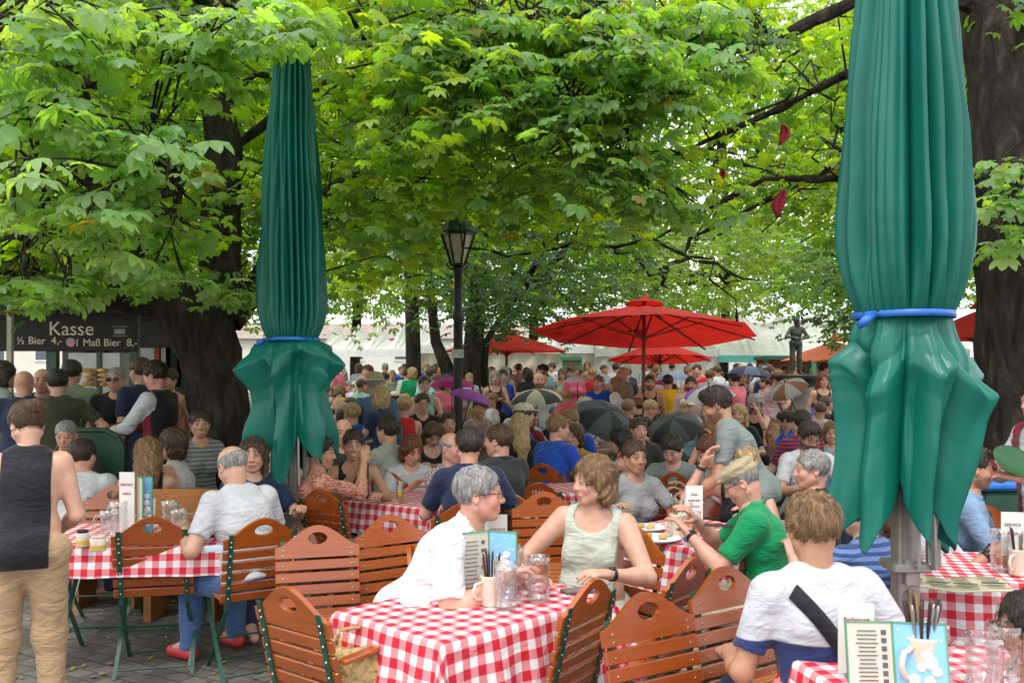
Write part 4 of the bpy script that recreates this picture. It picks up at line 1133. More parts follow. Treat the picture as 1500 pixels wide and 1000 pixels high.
def bench(label, px0, px1, d, top, h=.42):
    r = empty('wooden_bench', at((px0 + px1) / 2, d), 0, label, 'bench', 'wooden benches at the left')
    w = (px1 - px0) * d / F_PX; zt = CAM_Z - (top - HZ) * d / F_PX
    g = G(); g.box((0, 0, zt - .17), (w, .03, .34), None, .006); b = g.build('backrest', BENCH, r)
    g = G(); g.box((w * .36, -.022, zt - .17), (.07, .02, .345), None, .003); g.box((-w * .42, -.022, zt - .17), (.07, .02, .345), None, .003); g.build('batten', BENCH, b)
    g = G(); g.box((0, .2, .44), (w, .32, .035), None, .006); g.build('seat', BENCH, r)
    for s in (-1, 1):
        g = G(); g.box((s * w * .38, .2, .21), (.05, .3, .42)); g.build('leg', BENCH, r)
bench('orange-brown bench back carrying the women with long hair, left group', 196, 320, 6.05, 716)
bench('darker bench back behind the standing woman in black', 92, 200, 6.35, 736)
# ---------------------------------------------------------------- tables with gingham cloths
def table(label, clabel, px, d, rot, w, l, drop, dropx=None, n=64, cell=None):
    """w along local x, l along local y"""
    p = at(px, d); dropx = drop if dropx is None else dropx
    r = empty('beer_garden_table', (p.x, p.y, 0), radians(rot), label, 'table', 'beer garden tables')
    g = G(); g.box((0, 0, .728), (w, l, .028), None, .004); g.build('tabletop', WOOD, r)
    for s in (-1, 1):
        g = G(); x = s * w * .34
        g.bar((x, -l * .36, .71), (x, l * .36, 0), .025, .008, (1, 0, 0)); g.build('leg', GREEN_METAL, r)
        g = G(); g.bar((x * .92, l * .36, .71), (x * .92, -l * .36, 0), .025, .008, (1, 0, 0)); g.build('leg', GREEN_METAL, r)
    g = G(); g.tube([(-w * .34, .22, .12), (w * .34, .22, .12)], .008, 6); g.build('stretcher', GREEN_METAL, r)
    # cloth: a rectangle that lies on the top and hangs over the edges in folds
    hw, hl = w / 2 + .006, l / 2 + .006; ed = []
    nx, ny = n + int(w * 20), n
    us = np.linspace(-hw - dropx, hw + dropx, nx); vs = np.linspace(-hl - drop, hl + drop, ny)
    U, Vv = np.meshgrid(us, vs, indexing='ij')
    ox = np.sign(U) * np.maximum(np.abs(U) - hw, 0); oy = np.sign(Vv) * np.maximum(np.abs(Vv) - hl, 0)
    s = np.sqrt(ox ** 2 + oy ** 2); ang = np.arctan2(oy, ox)
    bx, by = np.clip(U, -hw, hw), np.clip(Vv, -hl, hl)
    per = np.where(np.abs(oy) > 0, bx, by) * 1.0
    seed = px * .01
    ripple = (.5 + .5 * np.sin(per * 19 + seed + 2 * np.sin(per * 7 + seed))) * np.clip(s * 2.4, 0, 1) * .040
    corner = np.clip(np.minimum(np.abs(ox), np.abs(oy)) / (s + 1e-6), 0, .7)
    out = .012 * (1 - np.exp(-s * 60)) + .10 * s + ripple + corner * s * .35 * (1 + .5 * np.sin(ang * 8 + seed))
    X = bx + np.where(s > 0, np.cos(ang), 0) * out; Y = by + np.where(s > 0, np.sin(ang), 0) * out
    Z = .7455 - np.maximum(s - .012, 0) * .985 + .0015 * np.sin(U * 23 + seed) * np.sin(Vv * 17) - (s > 0) * .002
    Z = np.maximum(Z, .05)
    ii = np.arange(nx * ny).reshape(nx, ny)
    Q = np.stack([ii[:-1, :-1], ii[1:, :-1], ii[1:, 1:], ii[:-1, 1:]], -1).reshape(-1, 4)
    o = mesh_obj('tablecloth', np.stack([X, Y, Z], -1).reshape(-1, 3), Q, GINGHAM, None, True, uv=np.stack([U + 5, Vv + 5], -1).reshape(-1, 2))
    o.location = (p.x, p.y, 0); o.rotation_euler = (0, 0, radians(rot)); tag(o, clabel, 'tablecloth', 'red and white gingham tablecloths')
    return r
TZ = .7475
MAIN = table('table in the foreground hidden under its checked cloth', 'checked cloth of the large foreground table, hanging low', 699, 3.72, 46.4, .95, .62, .36, .24, 100)
table('table at the left beside the standing woman', 'checked cloth on the left table beside the standing woman', 200, 5.35, 6, 1.2, .74, .19, .12)
table('table with the glass of yellow drink behind', 'checked cloth under the glass of yellow drink', 597, 6.85, -32, .95, .68, .24, .24)
table('table where the man in the green polo shirt sits', 'checked cloth beside the man in the green polo shirt', 1003, 5.42, 45, .86, .66, .30, .28)
table('table behind the right parasol post with the open menu', 'checked cloth under the open menu behind the right parasol post', 1420, 4.45, -16, 1.15, .72, .32, .3)
table('table in the bottom right corner crowded with glasses', 'checked cloth in the bottom right corner under the glasses', 1440, 2.78, 10, .95, .62, .25)
table('small far table behind the brown-haired woman in white', 'small checked cloth in front of the street lamp foot', 628, 9.6, 5, .8, .6, .2)
table('far table under the blue shirted man\'s elbows', 'checked cloth by the man in the bright blue shirt', 880, 7.6, 20, 1.0, .65, .25)
# ---------------------------------------------------------------- closed parasols
def closed_parasol(label, px, d, zt, zb, ztie, prof, tie_w, skirt, pole_w, base, mat_tie, npl=17, seed=1, sx=(0, 0)):
    """prof: (z, half width) above the tie; skirt: function(angle, t) -> radius, t 0 at the tie .. 1 at the hem"""
    rnd = random.Random(seed)
    p = at(px, d); r = empty('closed_parasol', (p.x, p.y, 0), 0, label, 'parasol', 'closed green parasols')
    zs_, ws_ = [q[0] for q in prof], [q[1] for q in prof]
    n, m = 360, 90; ph = [rnd.uniform(0, 6.28) for _ in range(6)]
    V = []
    for j in range(m + 1):
        z = zt + (ztie - zt) * j / m; R = np.interp(-z, [-q for q in zs_], ws_)
        for i in range(n):
            a = 2 * pi * i / n
            aw = a + .18 * sin(3 * a + ph[0]) + .05 * sin(z * 2.3 + ph[1] + 2 * a) + .10 * sin(2 * a + ph[2] + z)
            f = abs(tri(npl * aw / 2)) ** .9; f2 = .5 + .5 * sin(npl * 2.3 * a + ph[3] + z * .8)
            dep = .42 + .10 * sin(5 * a + ph[4]); near = min(1, (z - ztie) / .35 + .25)
            rr = R * (1 - dep * (1 - f) * near * .85 - .05 * f2) * (1 + .03 * sin(z * 7 + 4 * a + ph[5]))
            V.append((rr * cos(a) + sx[0] * (zt - z) / (zt - zb), rr * sin(a), z))
    Q = [(j * n + i, j * n + (i + 1) % n, (j + 1) * n + (i + 1) % n, (j + 1) * n + i) for j in range(m) for i in range(n)]
    # skirt below the tie: flaps that billow out and hang to points
    b0 = len(V); k = 100
    for j in range(k + 1):
        t = j / k
        for i in range(n):
            a = 2 * pi * i / n; R, z = skirt(a, t, ph); V.append((R * cos(a) + sx[0] + sx[1] * t, R * sin(a), z))
    last = m * n
    Q += [(last + i, last + (i + 1) % n, b0 + (i + 1) % n, b0 + i) for i in range(n)]
    Q += [(b0 + j * n + i, b0 + j * n + (i + 1) % n, b0 + (j + 1) * n + (i + 1) % n, b0 + (j + 1) * n + i) for j in range(k) for i in range(n)]
    c = mesh_obj('canopy', V, np.array(Q), TEAL, r, True); so = c.modifiers.new('thick', 'SOLIDIFY'); so.thickness = .004
    c.data.materials.append(TEAL_SHINY)
    mi = np.zeros(len(c.data.polygons), dtype=np.int32); mi[m * n:] = 1; c.data.polygons.foreach_set('material_index', mi)
    g = G(); g.lathe([(tie_w * 1.05, -.013), (tie_w * 1.055, 0), (tie_w * 1.05, .013)], 40, (sx[0], 0, ztie), fn=lambda a, z: 1 + .05 * sin(3 * a), closed=True)
    g.tube([(sx[0] - tie_w * .9, -tie_w * .6, ztie), (sx[0] - tie_w * 1.15, -tie_w * .7, ztie - .03), (sx[0] - tie_w * 1.25, -tie_w * .6, ztie - .05)], [.012, .02, .012], 8)
    tie = g.build('tie_strap', mat_tie, r, True); s2 = tie.modifiers.new('thick', 'SOLIDIFY'); s2.thickness = .004
    g = G(); g.box((0, 0, (zt + .05) / 2), (pole_w, pole_w, zt + .05), None, .006); po = g.build('pole', GREYM, r)
    for q in range(8):
        a = 2 * pi * (q + .5) / 8; g = G(); g.bar((.035 * cos(a) + .01, .035 * sin(a), zt - .1), (pole_w * .5 + .075 * cos(a), .10 * sin(a), zb - .10), .022, .012, (cos(a), sin(a), 0)); g.build('rib', GREYM, r)
    g = G(); g.lathe([(.02, 0), (.17 * zt / 4, -.01), (.17 * zt / 4, -.045), (.1, -.06)], 20, (0, 0, zt + .06)); g.build('cap', DARK, r, True)
    if base:
        g = G(); g.box((0, 0, zb - .10), (.15, .15, .035), None, .006); g.build('runner', GREYM, r)
        g = G(); g.box((0, -pole_w / 2 - .012, .93), (.05, .022, .10), None, .004); g.box((-.004, -pole_w / 2 - .016, .80), (.018, .02, .13), None, .004)
        mk = g.build('crank_box', GREYM, r)
        g = G(); g.box((.0, -pole_w / 2 - .030, .79), (.022, .01, .12)); g.build('handle', plain('yellow_lever', (.5, .3, .03), .5), mk)
    g = G(); g.box((0, 0, .03), (.55, .55, .06), None, .01); g.build('base', GREYM, r)
    return r
BLUE_TIE = plain('blue_strap', (.02, .14, .5), .4, .1, 20)
def exp_(x): return math.exp(x)
def tri(x): return math.asin(sin(x)) * 2 / pi
def zz(py, d): return CAM_Z - (py - HZ) * d / F_PX
def skirtR(a, t, ph):
    d = 3.5; x = cos(a); zt_ = zz(462, d)
    # hem: five or six hanging points
    hem = zz(800, d) + .17 * (1 - abs(tri(3.5 * a + .5 + .25 * sin(2 * a)))) + (.04 if x < -.3 else 0)
    t0, t = t, min(1, max(0, t + .07 * sin(3 * a + ph[3]) * sin(pi * t) + .03 * sin(9 * a + ph[2]) * sin(pi * t)))
    env_r = np.interp(t, [0, .10, .22, .30, .40, .55, .70, .85, 1], [.175, .21, .30, .42, .37, .32, .28, .26, .245])
    env_l = np.interp(t, [0, .10, .22, .32, .40, .55, .70, .85, 1], [.175, .22, .28, .315, .29, .29, .31, .325, .335])
    w = .5 + .5 * x; env = env_l * (1 - w) + env_r * w; env = env * (1 - .25 * sin(a) ** 2)
    f = abs(tri(3.5 * a + .5 + .12 * sin(t * 4 + ph[0]) + .25 * sin(2 * a))); f2 = abs(tri(8.5 * a + ph[1] + .8 * t))
    fold = (.40 + .22 * t) * (1 - f) + .10 * (1 - f2)
    R = env * (1 - fold * min(1, .35 + t * 2.2))
    ruffle = exp_(-((t - .22) / .10) ** 2) * max(0, cos(a - (pi if x < 0 else .2))) ** 2
    R += .035 * tri(t * 30 + 2 * tri(3 * a)) * ruffle
    R *= 1 + min(1, t * 4) * (.07 * sin(2 * a + ph[4]) + .05 * sin(5 * a + ph[5] + 2 * t) + .035 * sin(6 * a + 11 * t + ph[0]) + .02 * tri(12 * a - 9 * t))
    t = t0; hem += .05 * sin(2 * a + ph[1]) + .03 * sin(5 * a + ph[2])
    return R, zt_ + (hem - zt_) * t

closed_parasol('tall closed teal-green parasol in the right foreground, blue strap round its waist', 1326, 3.5, 3.75, zz(790, 3.5), zz(462, 3.5),
    [(3.75, .13), (zz(0, 3.5), .185), (zz(100, 3.5), .212), (zz(200, 3.5), .243), (zz(320, 3.5), .262), (zz(360, 3.5), .258), (zz(400, 3.5), .240), (zz(435, 3.5), .212), (zz(462, 3.5), .18)], .182, skirtR, .085, True, BLUE_TIE, 15, 5, (0, -.02))
def skirtL(a, t, ph):
    d = 6.4; x = cos(a); zt_ = zz(497, d)
    hem = zz(692, d) + .24 * (1 - abs(tri(3.0 * a + .2 + .3 * sin(2 * a)))) + (0.05 if abs(x) > .8 else 0)
    t0, t = t, min(1, max(0, t + .08 * sin(3 * a + ph[3]) * sin(pi * t) + .03 * sin(8 * a + ph[2]) * sin(pi * t)))
    env = np.interp(t, [0, .06, .14, .25, .36, .46, .6, .8, 1], [.17, .30, .36, .37, .30, .29, .32, .345, .35])
    env = env * (1 - .2 * sin(a) ** 2); f = abs(tri(3.0 * a + .2 + .12 * sin(t * 5 + ph[0]) + .3 * sin(2 * a))); f2 = abs(tri(7.5 * a + ph[1] + t))
    R = env * (1 - ((.36 + .25 * t) * (1 - f) + .12 * (1 - f2)) * min(1, .35 + t * 2.5))
    R += .045 * tri(t * 26 + 3 * tri(2 * a) + ph[2]) * exp_(-((t - .17) / .10) ** 2) * abs(cos(a)) ** 1.5
    R *= 1 + min(1, t * 4) * (.07 * sin(2 * a + ph[4]) + .06 * sin(5 * a + ph[5] + 2 * t) + .04 * sin(6 * a + 12 * t + ph[0]) + .025 * tri(11 * a - 9 * t))
    t = t0; hem += .06 * sin(2 * a + ph[1]) + .04 * sin(5 * a + ph[2])
    return R, zt_ + (hem - zt_) * t
closed_parasol('closed dark green parasol left of centre, gathered and tied above a billowing skirt', 428, 6.4, zz(66, 6.4), zz(688, 6.4), zz(497, 6.4),
    [(zz(66, 6.4), .105), (zz(90, 6.4), .13), (zz(200, 6.4), .185), (zz(300, 6.4), .225), (zz(400, 6.4), .245), (zz(455, 6.4), .245), (zz(480, 6.4), .22), (zz(497, 6.4), .18)], .18, skirtL, .08, False, BLUE_TIE, 19, 9)
# ---------------------------------------------------------------- open parasols
RED = canvas('red_canvas', (.62, .022, .014), .45)
ORANGE = canvas('orange_canvas', (.75, .19, .09), .35)
POLEW = plain('brown_pole_wood', (.16, .055, .03), .5)
def open_parasol(label, px, d, w_px, top, edge, mat, n=8, valance=0.0, rot=.2, pole=True, group=None, k=None):
    R = w_px * d / F_PX / 2; z1 = zz(top, d); z0 = zz(edge, d); fl = gz(d)
    r = empty('open_parasol', (at(px, d).x, d, fl), rot, label, 'parasol', group); z1 -= fl; z0 -= fl
    V, Fs = [(0, 0, z1)], []; rings = 6; seg = n * 6
    for j in range(1, rings + 1):
        t = j / rings
        for i in range(seg):
            a = 2 * pi * i / seg; u = (i % 6) / 6; ch = cos(pi / n) / cos(2 * pi / n * (u - .5)) if True else 1
            sag = .035 * R * sin(pi * t) * (1 - abs(2 * u - 1)) * .6
            V.append((R * t * ch * cos(a), R * t * ch * sin(a), z1 + (z0 - z1) * t ** 1.12 - sag))
    Fs += [(0, 1 + i, 1 + (i + 1) % seg) for i in range(seg)]
    for j in range(rings - 1): Fs += [(1 + j * seg + i, 1 + (j + 1) * seg + i, 1 + (j + 1) * seg + (i + 1) % seg, 1 + j * seg + (i + 1) % seg) for i in range(seg)]
    c = mesh_obj('canopy', V, Fs, mat, r, False)
    g = G(); g.lathe([(.02, .10), (.05, .09), (.06, .04), (R * .13, .0), (R * .17, -.035), (R * .165, -.05)], 16, (0, 0, z1 + .05), closed=True); g.build('vent', mat, c, True)
    g = G(); g.lathe([(.012, 0), (.035, .03), (.02, .07), (.03, .10), (.004, .14)], 10, (0, 0, z1 + .12)); g.build('finial', POLEW, r, True)
    for q in range(n):
        a = 2 * pi * q / n; e = Vector((R * cos(a), R * sin(a), z0)); g = G(); g.bar((0.05 * cos(a), .05 * sin(a), z1 - .06), e * .98 + Vector((0, 0, -.012)), .03, .02, (-sin(a), cos(a), 0))
        m_ = Vector((R * .52 * cos(a), R * .52 * sin(a), z1 + (z0 - z1) * .47 - .04)); rb = g.build('rib', POLEW, r); g = G(); g.bar((.05 * cos(a), .05 * sin(a), z1 + (z0 - z1) * 1.15), m_, .026, .016, (-sin(a), cos(a), 0)); g.build('strut', POLEW, rb)
    g = G(); g.tube([(0, 0, -.1), (0, 0, z1 + .1)], .032, 10); g.lathe([(.05, -.04), (.06, 0), (.05, .04)], 12, (0, 0, z1 + (z0 - z1) * 1.15)); g.build('pole', POLEW, r, True)
    if k: r.rotation_euler = (radians(k[0]), radians(k[1]), rot)
    return r
open_parasol('large open red parasol in the middle of the square', 941, 14.5, 338, 443, 486, RED, 8, rot=.0, k=(-6, 1.5))
open_parasol('smaller red parasol seen beneath the large one', 968, 20, 156, 500, 526, RED, 8, rot=.0, k=(-5, 0))
open_parasol('red parasol half hidden at the right between closed parasol and trunk', 1440, 9.5, 190, 452, 497, RED, 8, rot=.4)
open_parasol('faded orange parasol behind the bronze statue', 1222, 19, 160, 500, 528, ORANGE, 8)
open_parasol('red parasol partly behind the tree, left of the large one', 742, 22, 190, 486, 515, RED, 8, rot=.3)
# ---------------------------------------------------------------- street lamp
def street_lamp():
    d = 10.5; r = empty('street_lamp', at(671, d), 0, 'black street lamp with a six-sided glass lantern in the centre', 'street lamp'); z = lambda py: zz(py, d)
    g = G(); g.lathe([(.12, 0), (.12, .5), (.075, .6), (.055, 1.0), (.055, z(470)), (.075, z(465)), (.055, z(455)), (.045, z(400)), (.07, z(396)), (.05, z(390))], 14); g.build('post', DARK, r, True)
    g = G()
    for k in range(6):
        a = 2 * pi * k / 6; g.tube([(.08 * cos(a), .08 * sin(a), z(388)), (.195 * cos(a), .195 * sin(a), z(344))], .014, 5)
    g.lathe([(.09, z(390)), (.085, z(386))], 6); g.lathe([(.215, z(345)), (.215, z(341)), (.15, z(336))], 6); fr = g.build('lantern_frame', DARK, r)
    g = G(); g.lathe([(.07, z(387)), (.18, z(345))], 6); g.build('pane', plain('frosted_glass', (.62, .54, .42), .25, .08, 3, coat=.5), fr)
    g = G(); g.lathe([(.235, z(341)), (.20, z(333)), (.13, z(324)), (.06, z(321)), (.06, z(316)), (.02, z(312)), (.0, z(308))], 6); g.build('roof', plain('green_copper', (.03, .07, .05), .5, .3), r)
    g = G(); g.box((.0, -.06, z(518)), (.14, .012, .10)); g.build('notice', plain('worn_sticker', (.45, .45, .42), .6, .4, 30), r)
    g = G()
    for s in (-1, 1): g.tube([(0, 0, z(398)), (s * .10, 0, z(393)), (s * .14, 0, z(386)), (s * .10, 0, z(384))], .010, 6)
    g.build('bracket', DARK, r, True)
street_lamp()
# ---------------------------------------------------------------- kiosk, tents, far buildings
TEXTS = []
def text(body, size, mat, parent, loc, rot=(pi / 2, 0, 0), ext=.002, name='lettering', align='CENTER'):
    c = bpy.data.curves.new(name, 'FONT'); c.body = body; c.size = size; c.extrude = ext; c.align_x = align; c.align_y = 'CENTER'
    c.materials.append(mat); o = bpy.data.objects.new(name, c); COL.objects.link(o); o.parent = parent; o.location = loc; o.rotation_euler = rot; TEXTS.append(o); return o
SIGN = plain('brown_sign', (.022, .017, .014), .8, .1, 5)
CREAMT = plain('cream_paint', (.62, .57, .42), .6, .05)
DGREEN = plain('dark_green_paint', (.015, .065, .035), .5, .2, 6)
MGREEN = plain('mid_green_paint', (.05, .18, .09), .5, .2, 6)
WOODP = plain('warm_planks', (.30, .15, .06), .6, .4, 4, stretch=(8, 1, 1))
STEEL = plain('counter_steel', (.42, .42, .40), .35, .1, metal=.7)
def kiosk():
    d = 10.6; r = empty('kiosk', (at(95, d).x, d, 0), 0, 'dark green beer kiosk with the Kasse signboard', 'kiosk'); z = lambda py: zz(py, d); X = lambda px: (px - 95) * d / F_PX
    g = G(); g.box((X(80), .06, (z(459) + z(514)) / 2), (X(197) - X(-40), .06, z(459) - z(514)), None, .01); s = g.build('sign_board', SIGN, r)
    text('Kasse', .235, CREAMT, s, (X(103), .025, z(482)), ext=.004); text('½ Bier  4,-', .125, CREAMT, s, (X(56), .025, z(499)), ext=.004); text('1 Maß Bier  8,-', .125, CREAMT, s, (X(154), .025, z(502)), ext=.004)
    g = G(); g.lathe([(.001, 0), (.055, 0), (.055, .008)], 16); em = g.build('emblem', plain('pink_emblem', (.5, .25, .25), .6), s); em.rotation_euler = (pi / 2, 0, 0); em.location = (X(102), .03, z(501))
    g = G()
    for dz in (.055, -.055): g.box((0, 0, dz), (.17, .006, .008))
    g.box((0, 0, 0), (.13, .006, .06)); pl = g.build('small_plaque', plain('plaque_grey', (.25, .24, .22), .6), s); pl.location = (X(174), .027, z(485))
    for px, w in ((191, .09), (70, .12), (-20, .10), (140, .05)):
        g = G(); g.box((X(px), .12, z(514) / 2 + .3), (w, .09, z(514) + .6)); g.build('post', DGREEN, r)
    g = G(); g.box((X(75), .05, .52), (X(196) - X(-45), .1, 1.04)); g.box((X(75), -.02, 1.06), (X(200) - X(-45), .42, .05)); g.build('counter', STEEL, r)
    g = G(); g.box((X(75), 1.1, z(440)), (X(204) - X(-60), 2.8, .22), None, .03); g.build('roof', DGREEN, r)
    g = G(); g.box((X(75), 2.3, 1.3), (X(200) - X(-50), .06, 2.6)); w_ = g.build('back_wall', plain('dark_interior', (.09, .085, .07), .8, .4, 3), r)  # back wall in a dark mottled grey-brown
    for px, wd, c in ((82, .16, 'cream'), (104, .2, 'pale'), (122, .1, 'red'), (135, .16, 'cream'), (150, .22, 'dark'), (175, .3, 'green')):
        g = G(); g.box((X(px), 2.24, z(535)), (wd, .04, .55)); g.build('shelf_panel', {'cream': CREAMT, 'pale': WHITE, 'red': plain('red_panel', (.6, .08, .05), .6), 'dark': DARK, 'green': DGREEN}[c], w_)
    g = G(); g.box((X(132), .25, zz(590, d) + .35), (.62, .30, .5)); g.build('display_case', plain('display_glass', (.35, .38, .33), .1, .1, coat=.6), r)
    g = G(); g.box((X(128), .1, z(455) + .28), (.9, .03, .10)); t = g.build('upper_sign', plain('upper_sign_grey', (.35, .33, .27), .6), r)
kiosk()
for i in range(22):
    if i == 0:
        g = G(); g.lathe([(.01, 0), (.05, .01), (.06, .03), (.045, .055), (.01, .065)], 10); roll = g.build('bread_roll', plain('brightened_roll', (.62, .34, .12), .5, .5, 14), None, True); c = roll  # crust colour brightened in place of warm light on the counter
    else: c = roll.copy(); COL.objects.link(c)
    c.location = (at(120 + (i % 6) * 8 + random.uniform(-2, 2), 10.5).x, 10.62 + (i % 3) * .09, zz(566 - (i // 6) * 7, 10.5)); c.scale = (1.1, .8, .8); c.rotation_euler = (0, 0, random.uniform(0, 3))
    tag(c, 'golden bread roll heaped in the kiosk display', 'bread roll', 'bread rolls heaped in the kiosk display')
def second_sign():
    d = 9.6; r = empty('sign_board', (at(14, d).x, d, zz(430, d)), 0, 'pale sign ending in the letters se at the left edge, above the kiosk', 'sign')
    g = G(); g.box((0, 0, .12), (.36, .04, .42)); g.box((-.02, .05, -1.0), (.05, .05, 2.2)); b = g.build('panel', plain('sage_panel', (.3, .31, .22), .6), r); text('se', .22, CREAMT, b, (.06, -.025, .13))
    g = G(); g.box((.22, 0, .36), (.22, .03, .11)); b = g.build('red_panel', plain('red_sign', (.6, .05, .03), .5), r); text('V', .1, WHITE, b, (.23, -.02, .36))
second_sign()
def stall(label, px0, px1, d, panels, name='market_stall', top=470, posts=DGREEN):
    r = empty(name, (at((px0 + px1) / 2, d).x, d, gz(d)), 0, label, 'stall'); w = (px1 - px0) * d / F_PX; zt = zz(top, d) - gz(d)
    g = G(); g.box((0, .5, zt), (w + .1, 1.2, .1)); g.build('roof', posts, r); g = G(); g.box((0, 1.0, zt / 2), (w, .05, zt)); wl_ = g.build('back_wall', WOODP, r)
    for s in (-1, 1): g = G(); g.box((s * w / 2, 0, zt / 2), (.09, .09, zt)); g.build('post', posts, r)
    for (a, b, t, bo, m) in panels:
        g = G(); g.box(((a + b) / 2 * w - w / 2, .9, (t + bo) / 2 * zt), ((b - a) * w, .04, (t - bo) * zt)); g.build('display_panel', m, wl_)
    g = G(); g.box((0, .15, .5), (w, .5, 1.0)); g.build('counter', WOODP, r)
OR = plain('orange_poster', (.65, .28, .06), .6, .4, 3); YE = plain('yellow_poster', (.7, .5, .15), .6, .3, 5); TEA = plain('teal_poster', (.1, .4, .42), .6, .3, 5)
stall('brightly coloured poster stall seen behind the forked trunk', 196, 262, 13.5, [(0, .3, .9, .4, YE), (.32, .45, .9, .3, WOODP), (.5, .68, .85, .6, TEA), (.5, .68, .58, .4, OR), (.7, 1, .92, .3, YE)])
stall('green booth beyond the crowd, left of the smaller red parasol', 826, 850, 25, [(0.1, .9, .9, .3, MGREEN)], top=525, posts=MGREEN)
stall('wooden stall with hanging goods behind the bronze statue', 1122, 1192, 25, [(.02, .3, .85, .35, WOODP), (.35, .6, .8, .4, OR), (.65, .98, .85, .35, WOODP)], top=524)
stall('green-doored booth between the statue and the right closed parasol', 1192, 1246, 22, [(.1, .5, .92, .05, MGREEN), (.55, .9, .92, .05, MGREEN)], top=524, posts=MGREEN)
TENT = canvas('cream_tent_cloth', (.60, .56, .45), .25); TENTW = canvas('white_tent_cloth', (.80, .80, .78), .3)
TEALB = plain('teal_trim', (.08, .38, .33), .5)
def tent(label, px0, px1, d, top, eave, wall=None, mat=TENTW, trim=None, depth=5):
    r = empty('market_tent', (at((px0 + px1) / 2, d).x, d, gz(d)), 0, label, 'tent', 'market tents'); w = (px1 - px0) * d / F_PX; z = lambda py: zz(py, d) - gz(d)
    n = 24; V, Fs = [], []
    for i in range(n + 1):
        x = -w / 2 + w * i / n
        V += [(x, 0, z(eave) - .06 * abs(sin(i * pi / 6))), (x, depth / 2, z(top) + .35 - .6 * abs(sin(i * pi / 6))), (x, depth, z(eave))]
    for i in range(n): Fs += [(3 * i, 3 * i + 3, 3 * i + 4, 3 * i + 1), (3 * i + 1, 3 * i + 4, 3 * i + 5, 3 * i + 2)]
    Fs += [(0, 1, 2), (3 * n, 3 * n + 2, 3 * n + 1)]
    mesh_obj('roof', V, Fs, mat, r, False)
    V, Fs = [], []
    for i in range(n + 1): x = -w / 2 + w * i / n; V += [(x, -.015, z(eave) + .02), (x, -.03, z(eave) - .22)]
    for i in range(n): Fs.append((2 * i, 2 * i + 2, 2 * i + 3, 2 * i + 1))
    mesh_obj('valance', V, Fs, trim or mat, r, False)
    if wall:
        V, Fs = [], []; m = 120; k = 10
        for j in range(k + 1):
            for i in range(m + 1):
                x = -w / 2 + w * i / m; u = j / k; V.append((x, .1 + .10 * sin(x * 5 + 1.5 * sin(x * 1.3) + u * 2.0) * u + .05 * sin(x * 13 + u * 5), z(eave) * (1 - u) - .0))
        for j in range(k):
            for i in range(m): Fs.append((j * (m + 1) + i, j * (m + 1) + i + 1, (j + 1) * (m + 1) + i + 1, (j + 1) * (m + 1) + i))
        mesh_obj('side_wall', V, Fs, wall, r, True)
    for q in range(max(2, int(w / 3) + 1)):
        x = -w / 2 + w * q / max(1, int(w / 3)); g = G(); g.tube([(x, .02, 0), (x, .02, z(eave))], .035, 6); g.build('pole', GREYM, r)
tent('white tents with open fronts seen between the left parasol and the first trunk', 470, 612, 28, 484, 512)
tent('long cream tent with closed creased walls behind the street lamp', 612, 870, 25.5, 492, 506, TENT, TENTW)
tent('white tent wall behind the two red parasols', 870, 1052, 28, 497, 512, TENTW, TENTW)
tent('big white marquee with a teal edge behind the statue', 1052, 1300, 30, 462, 521, None, TENTW, TEALB)
tent('low white tent far right beyond the trunk', 1420, 1600, 26, 490, 512, TENTW, TENTW)
tent('pale awning left of the kiosk', -220, -60, 17, 440, 480, TENT, TENTW)
def house(label, px0, px1, d, top, c, storeys, cols):
    r = empty('town_house', (at((px0 + px1) / 2, d).x, d, 0), 0, label, 'building', 'houses behind the market'); w = (px1 - px0) * d / F_PX; zt = zz(top, d)
    g = G(); g.box((0, 5, zt / 2), (w, 10, zt)); g.build('wall', plain('facade_' + c[0], c[1], .8, .08, .6), r)
    g = G(); g.add([(-w / 2 - .3, -.4, zt), (w / 2 + .3, -.4, zt), (w / 2 + .3, 10.4, zt), (-w / 2 - .3, 10.4, zt), (-w / 2 - .3, 5, zt + 1.4), (w / 2 + .3, 5, zt + 1.4)], [(0, 1, 5, 4), (2, 3, 4, 5), (1, 2, 5), (3, 0, 4), (3, 2, 1, 0)]); g.build('roof', plain('roof_tile', (.30, .24, .20), .8, .3, 3), r)
    for i in range(cols):
        for j in range(storeys):
            x = -w / 2 + w * (i + .5) / cols; z_ = zt * (j + .55) / storeys
            g = G(); g.box((x, -.03, z_), (1.1, .1, .62 * zt / storeys)); f = g.build('window', WHITE, r); g = G(); g.box((x, -.085, z_), (.9, .03, .5 * zt / storeys)); g.build('pane', plain('window_glass', (.08, .1, .12), .1, .2), f)
house('cream town house far behind the left trees', -100, 420, 62, 496, ('cream', (.72, .70, .62)), 2, 8)
house('white town house far behind the market tents in the centre', 425, 880, 66, 496, ('white', (.74, .73, .68)), 2, 7)
house('pale grey town house glimpsed above the large red parasol', 884, 1260, 60, 496, ('grey', (.70, .69, .66)), 2, 6)
house('ochre town house far behind the right trunk', 1264, 1700, 64, 496, ('ochre', (.62, .48, .28)), 2, 7)
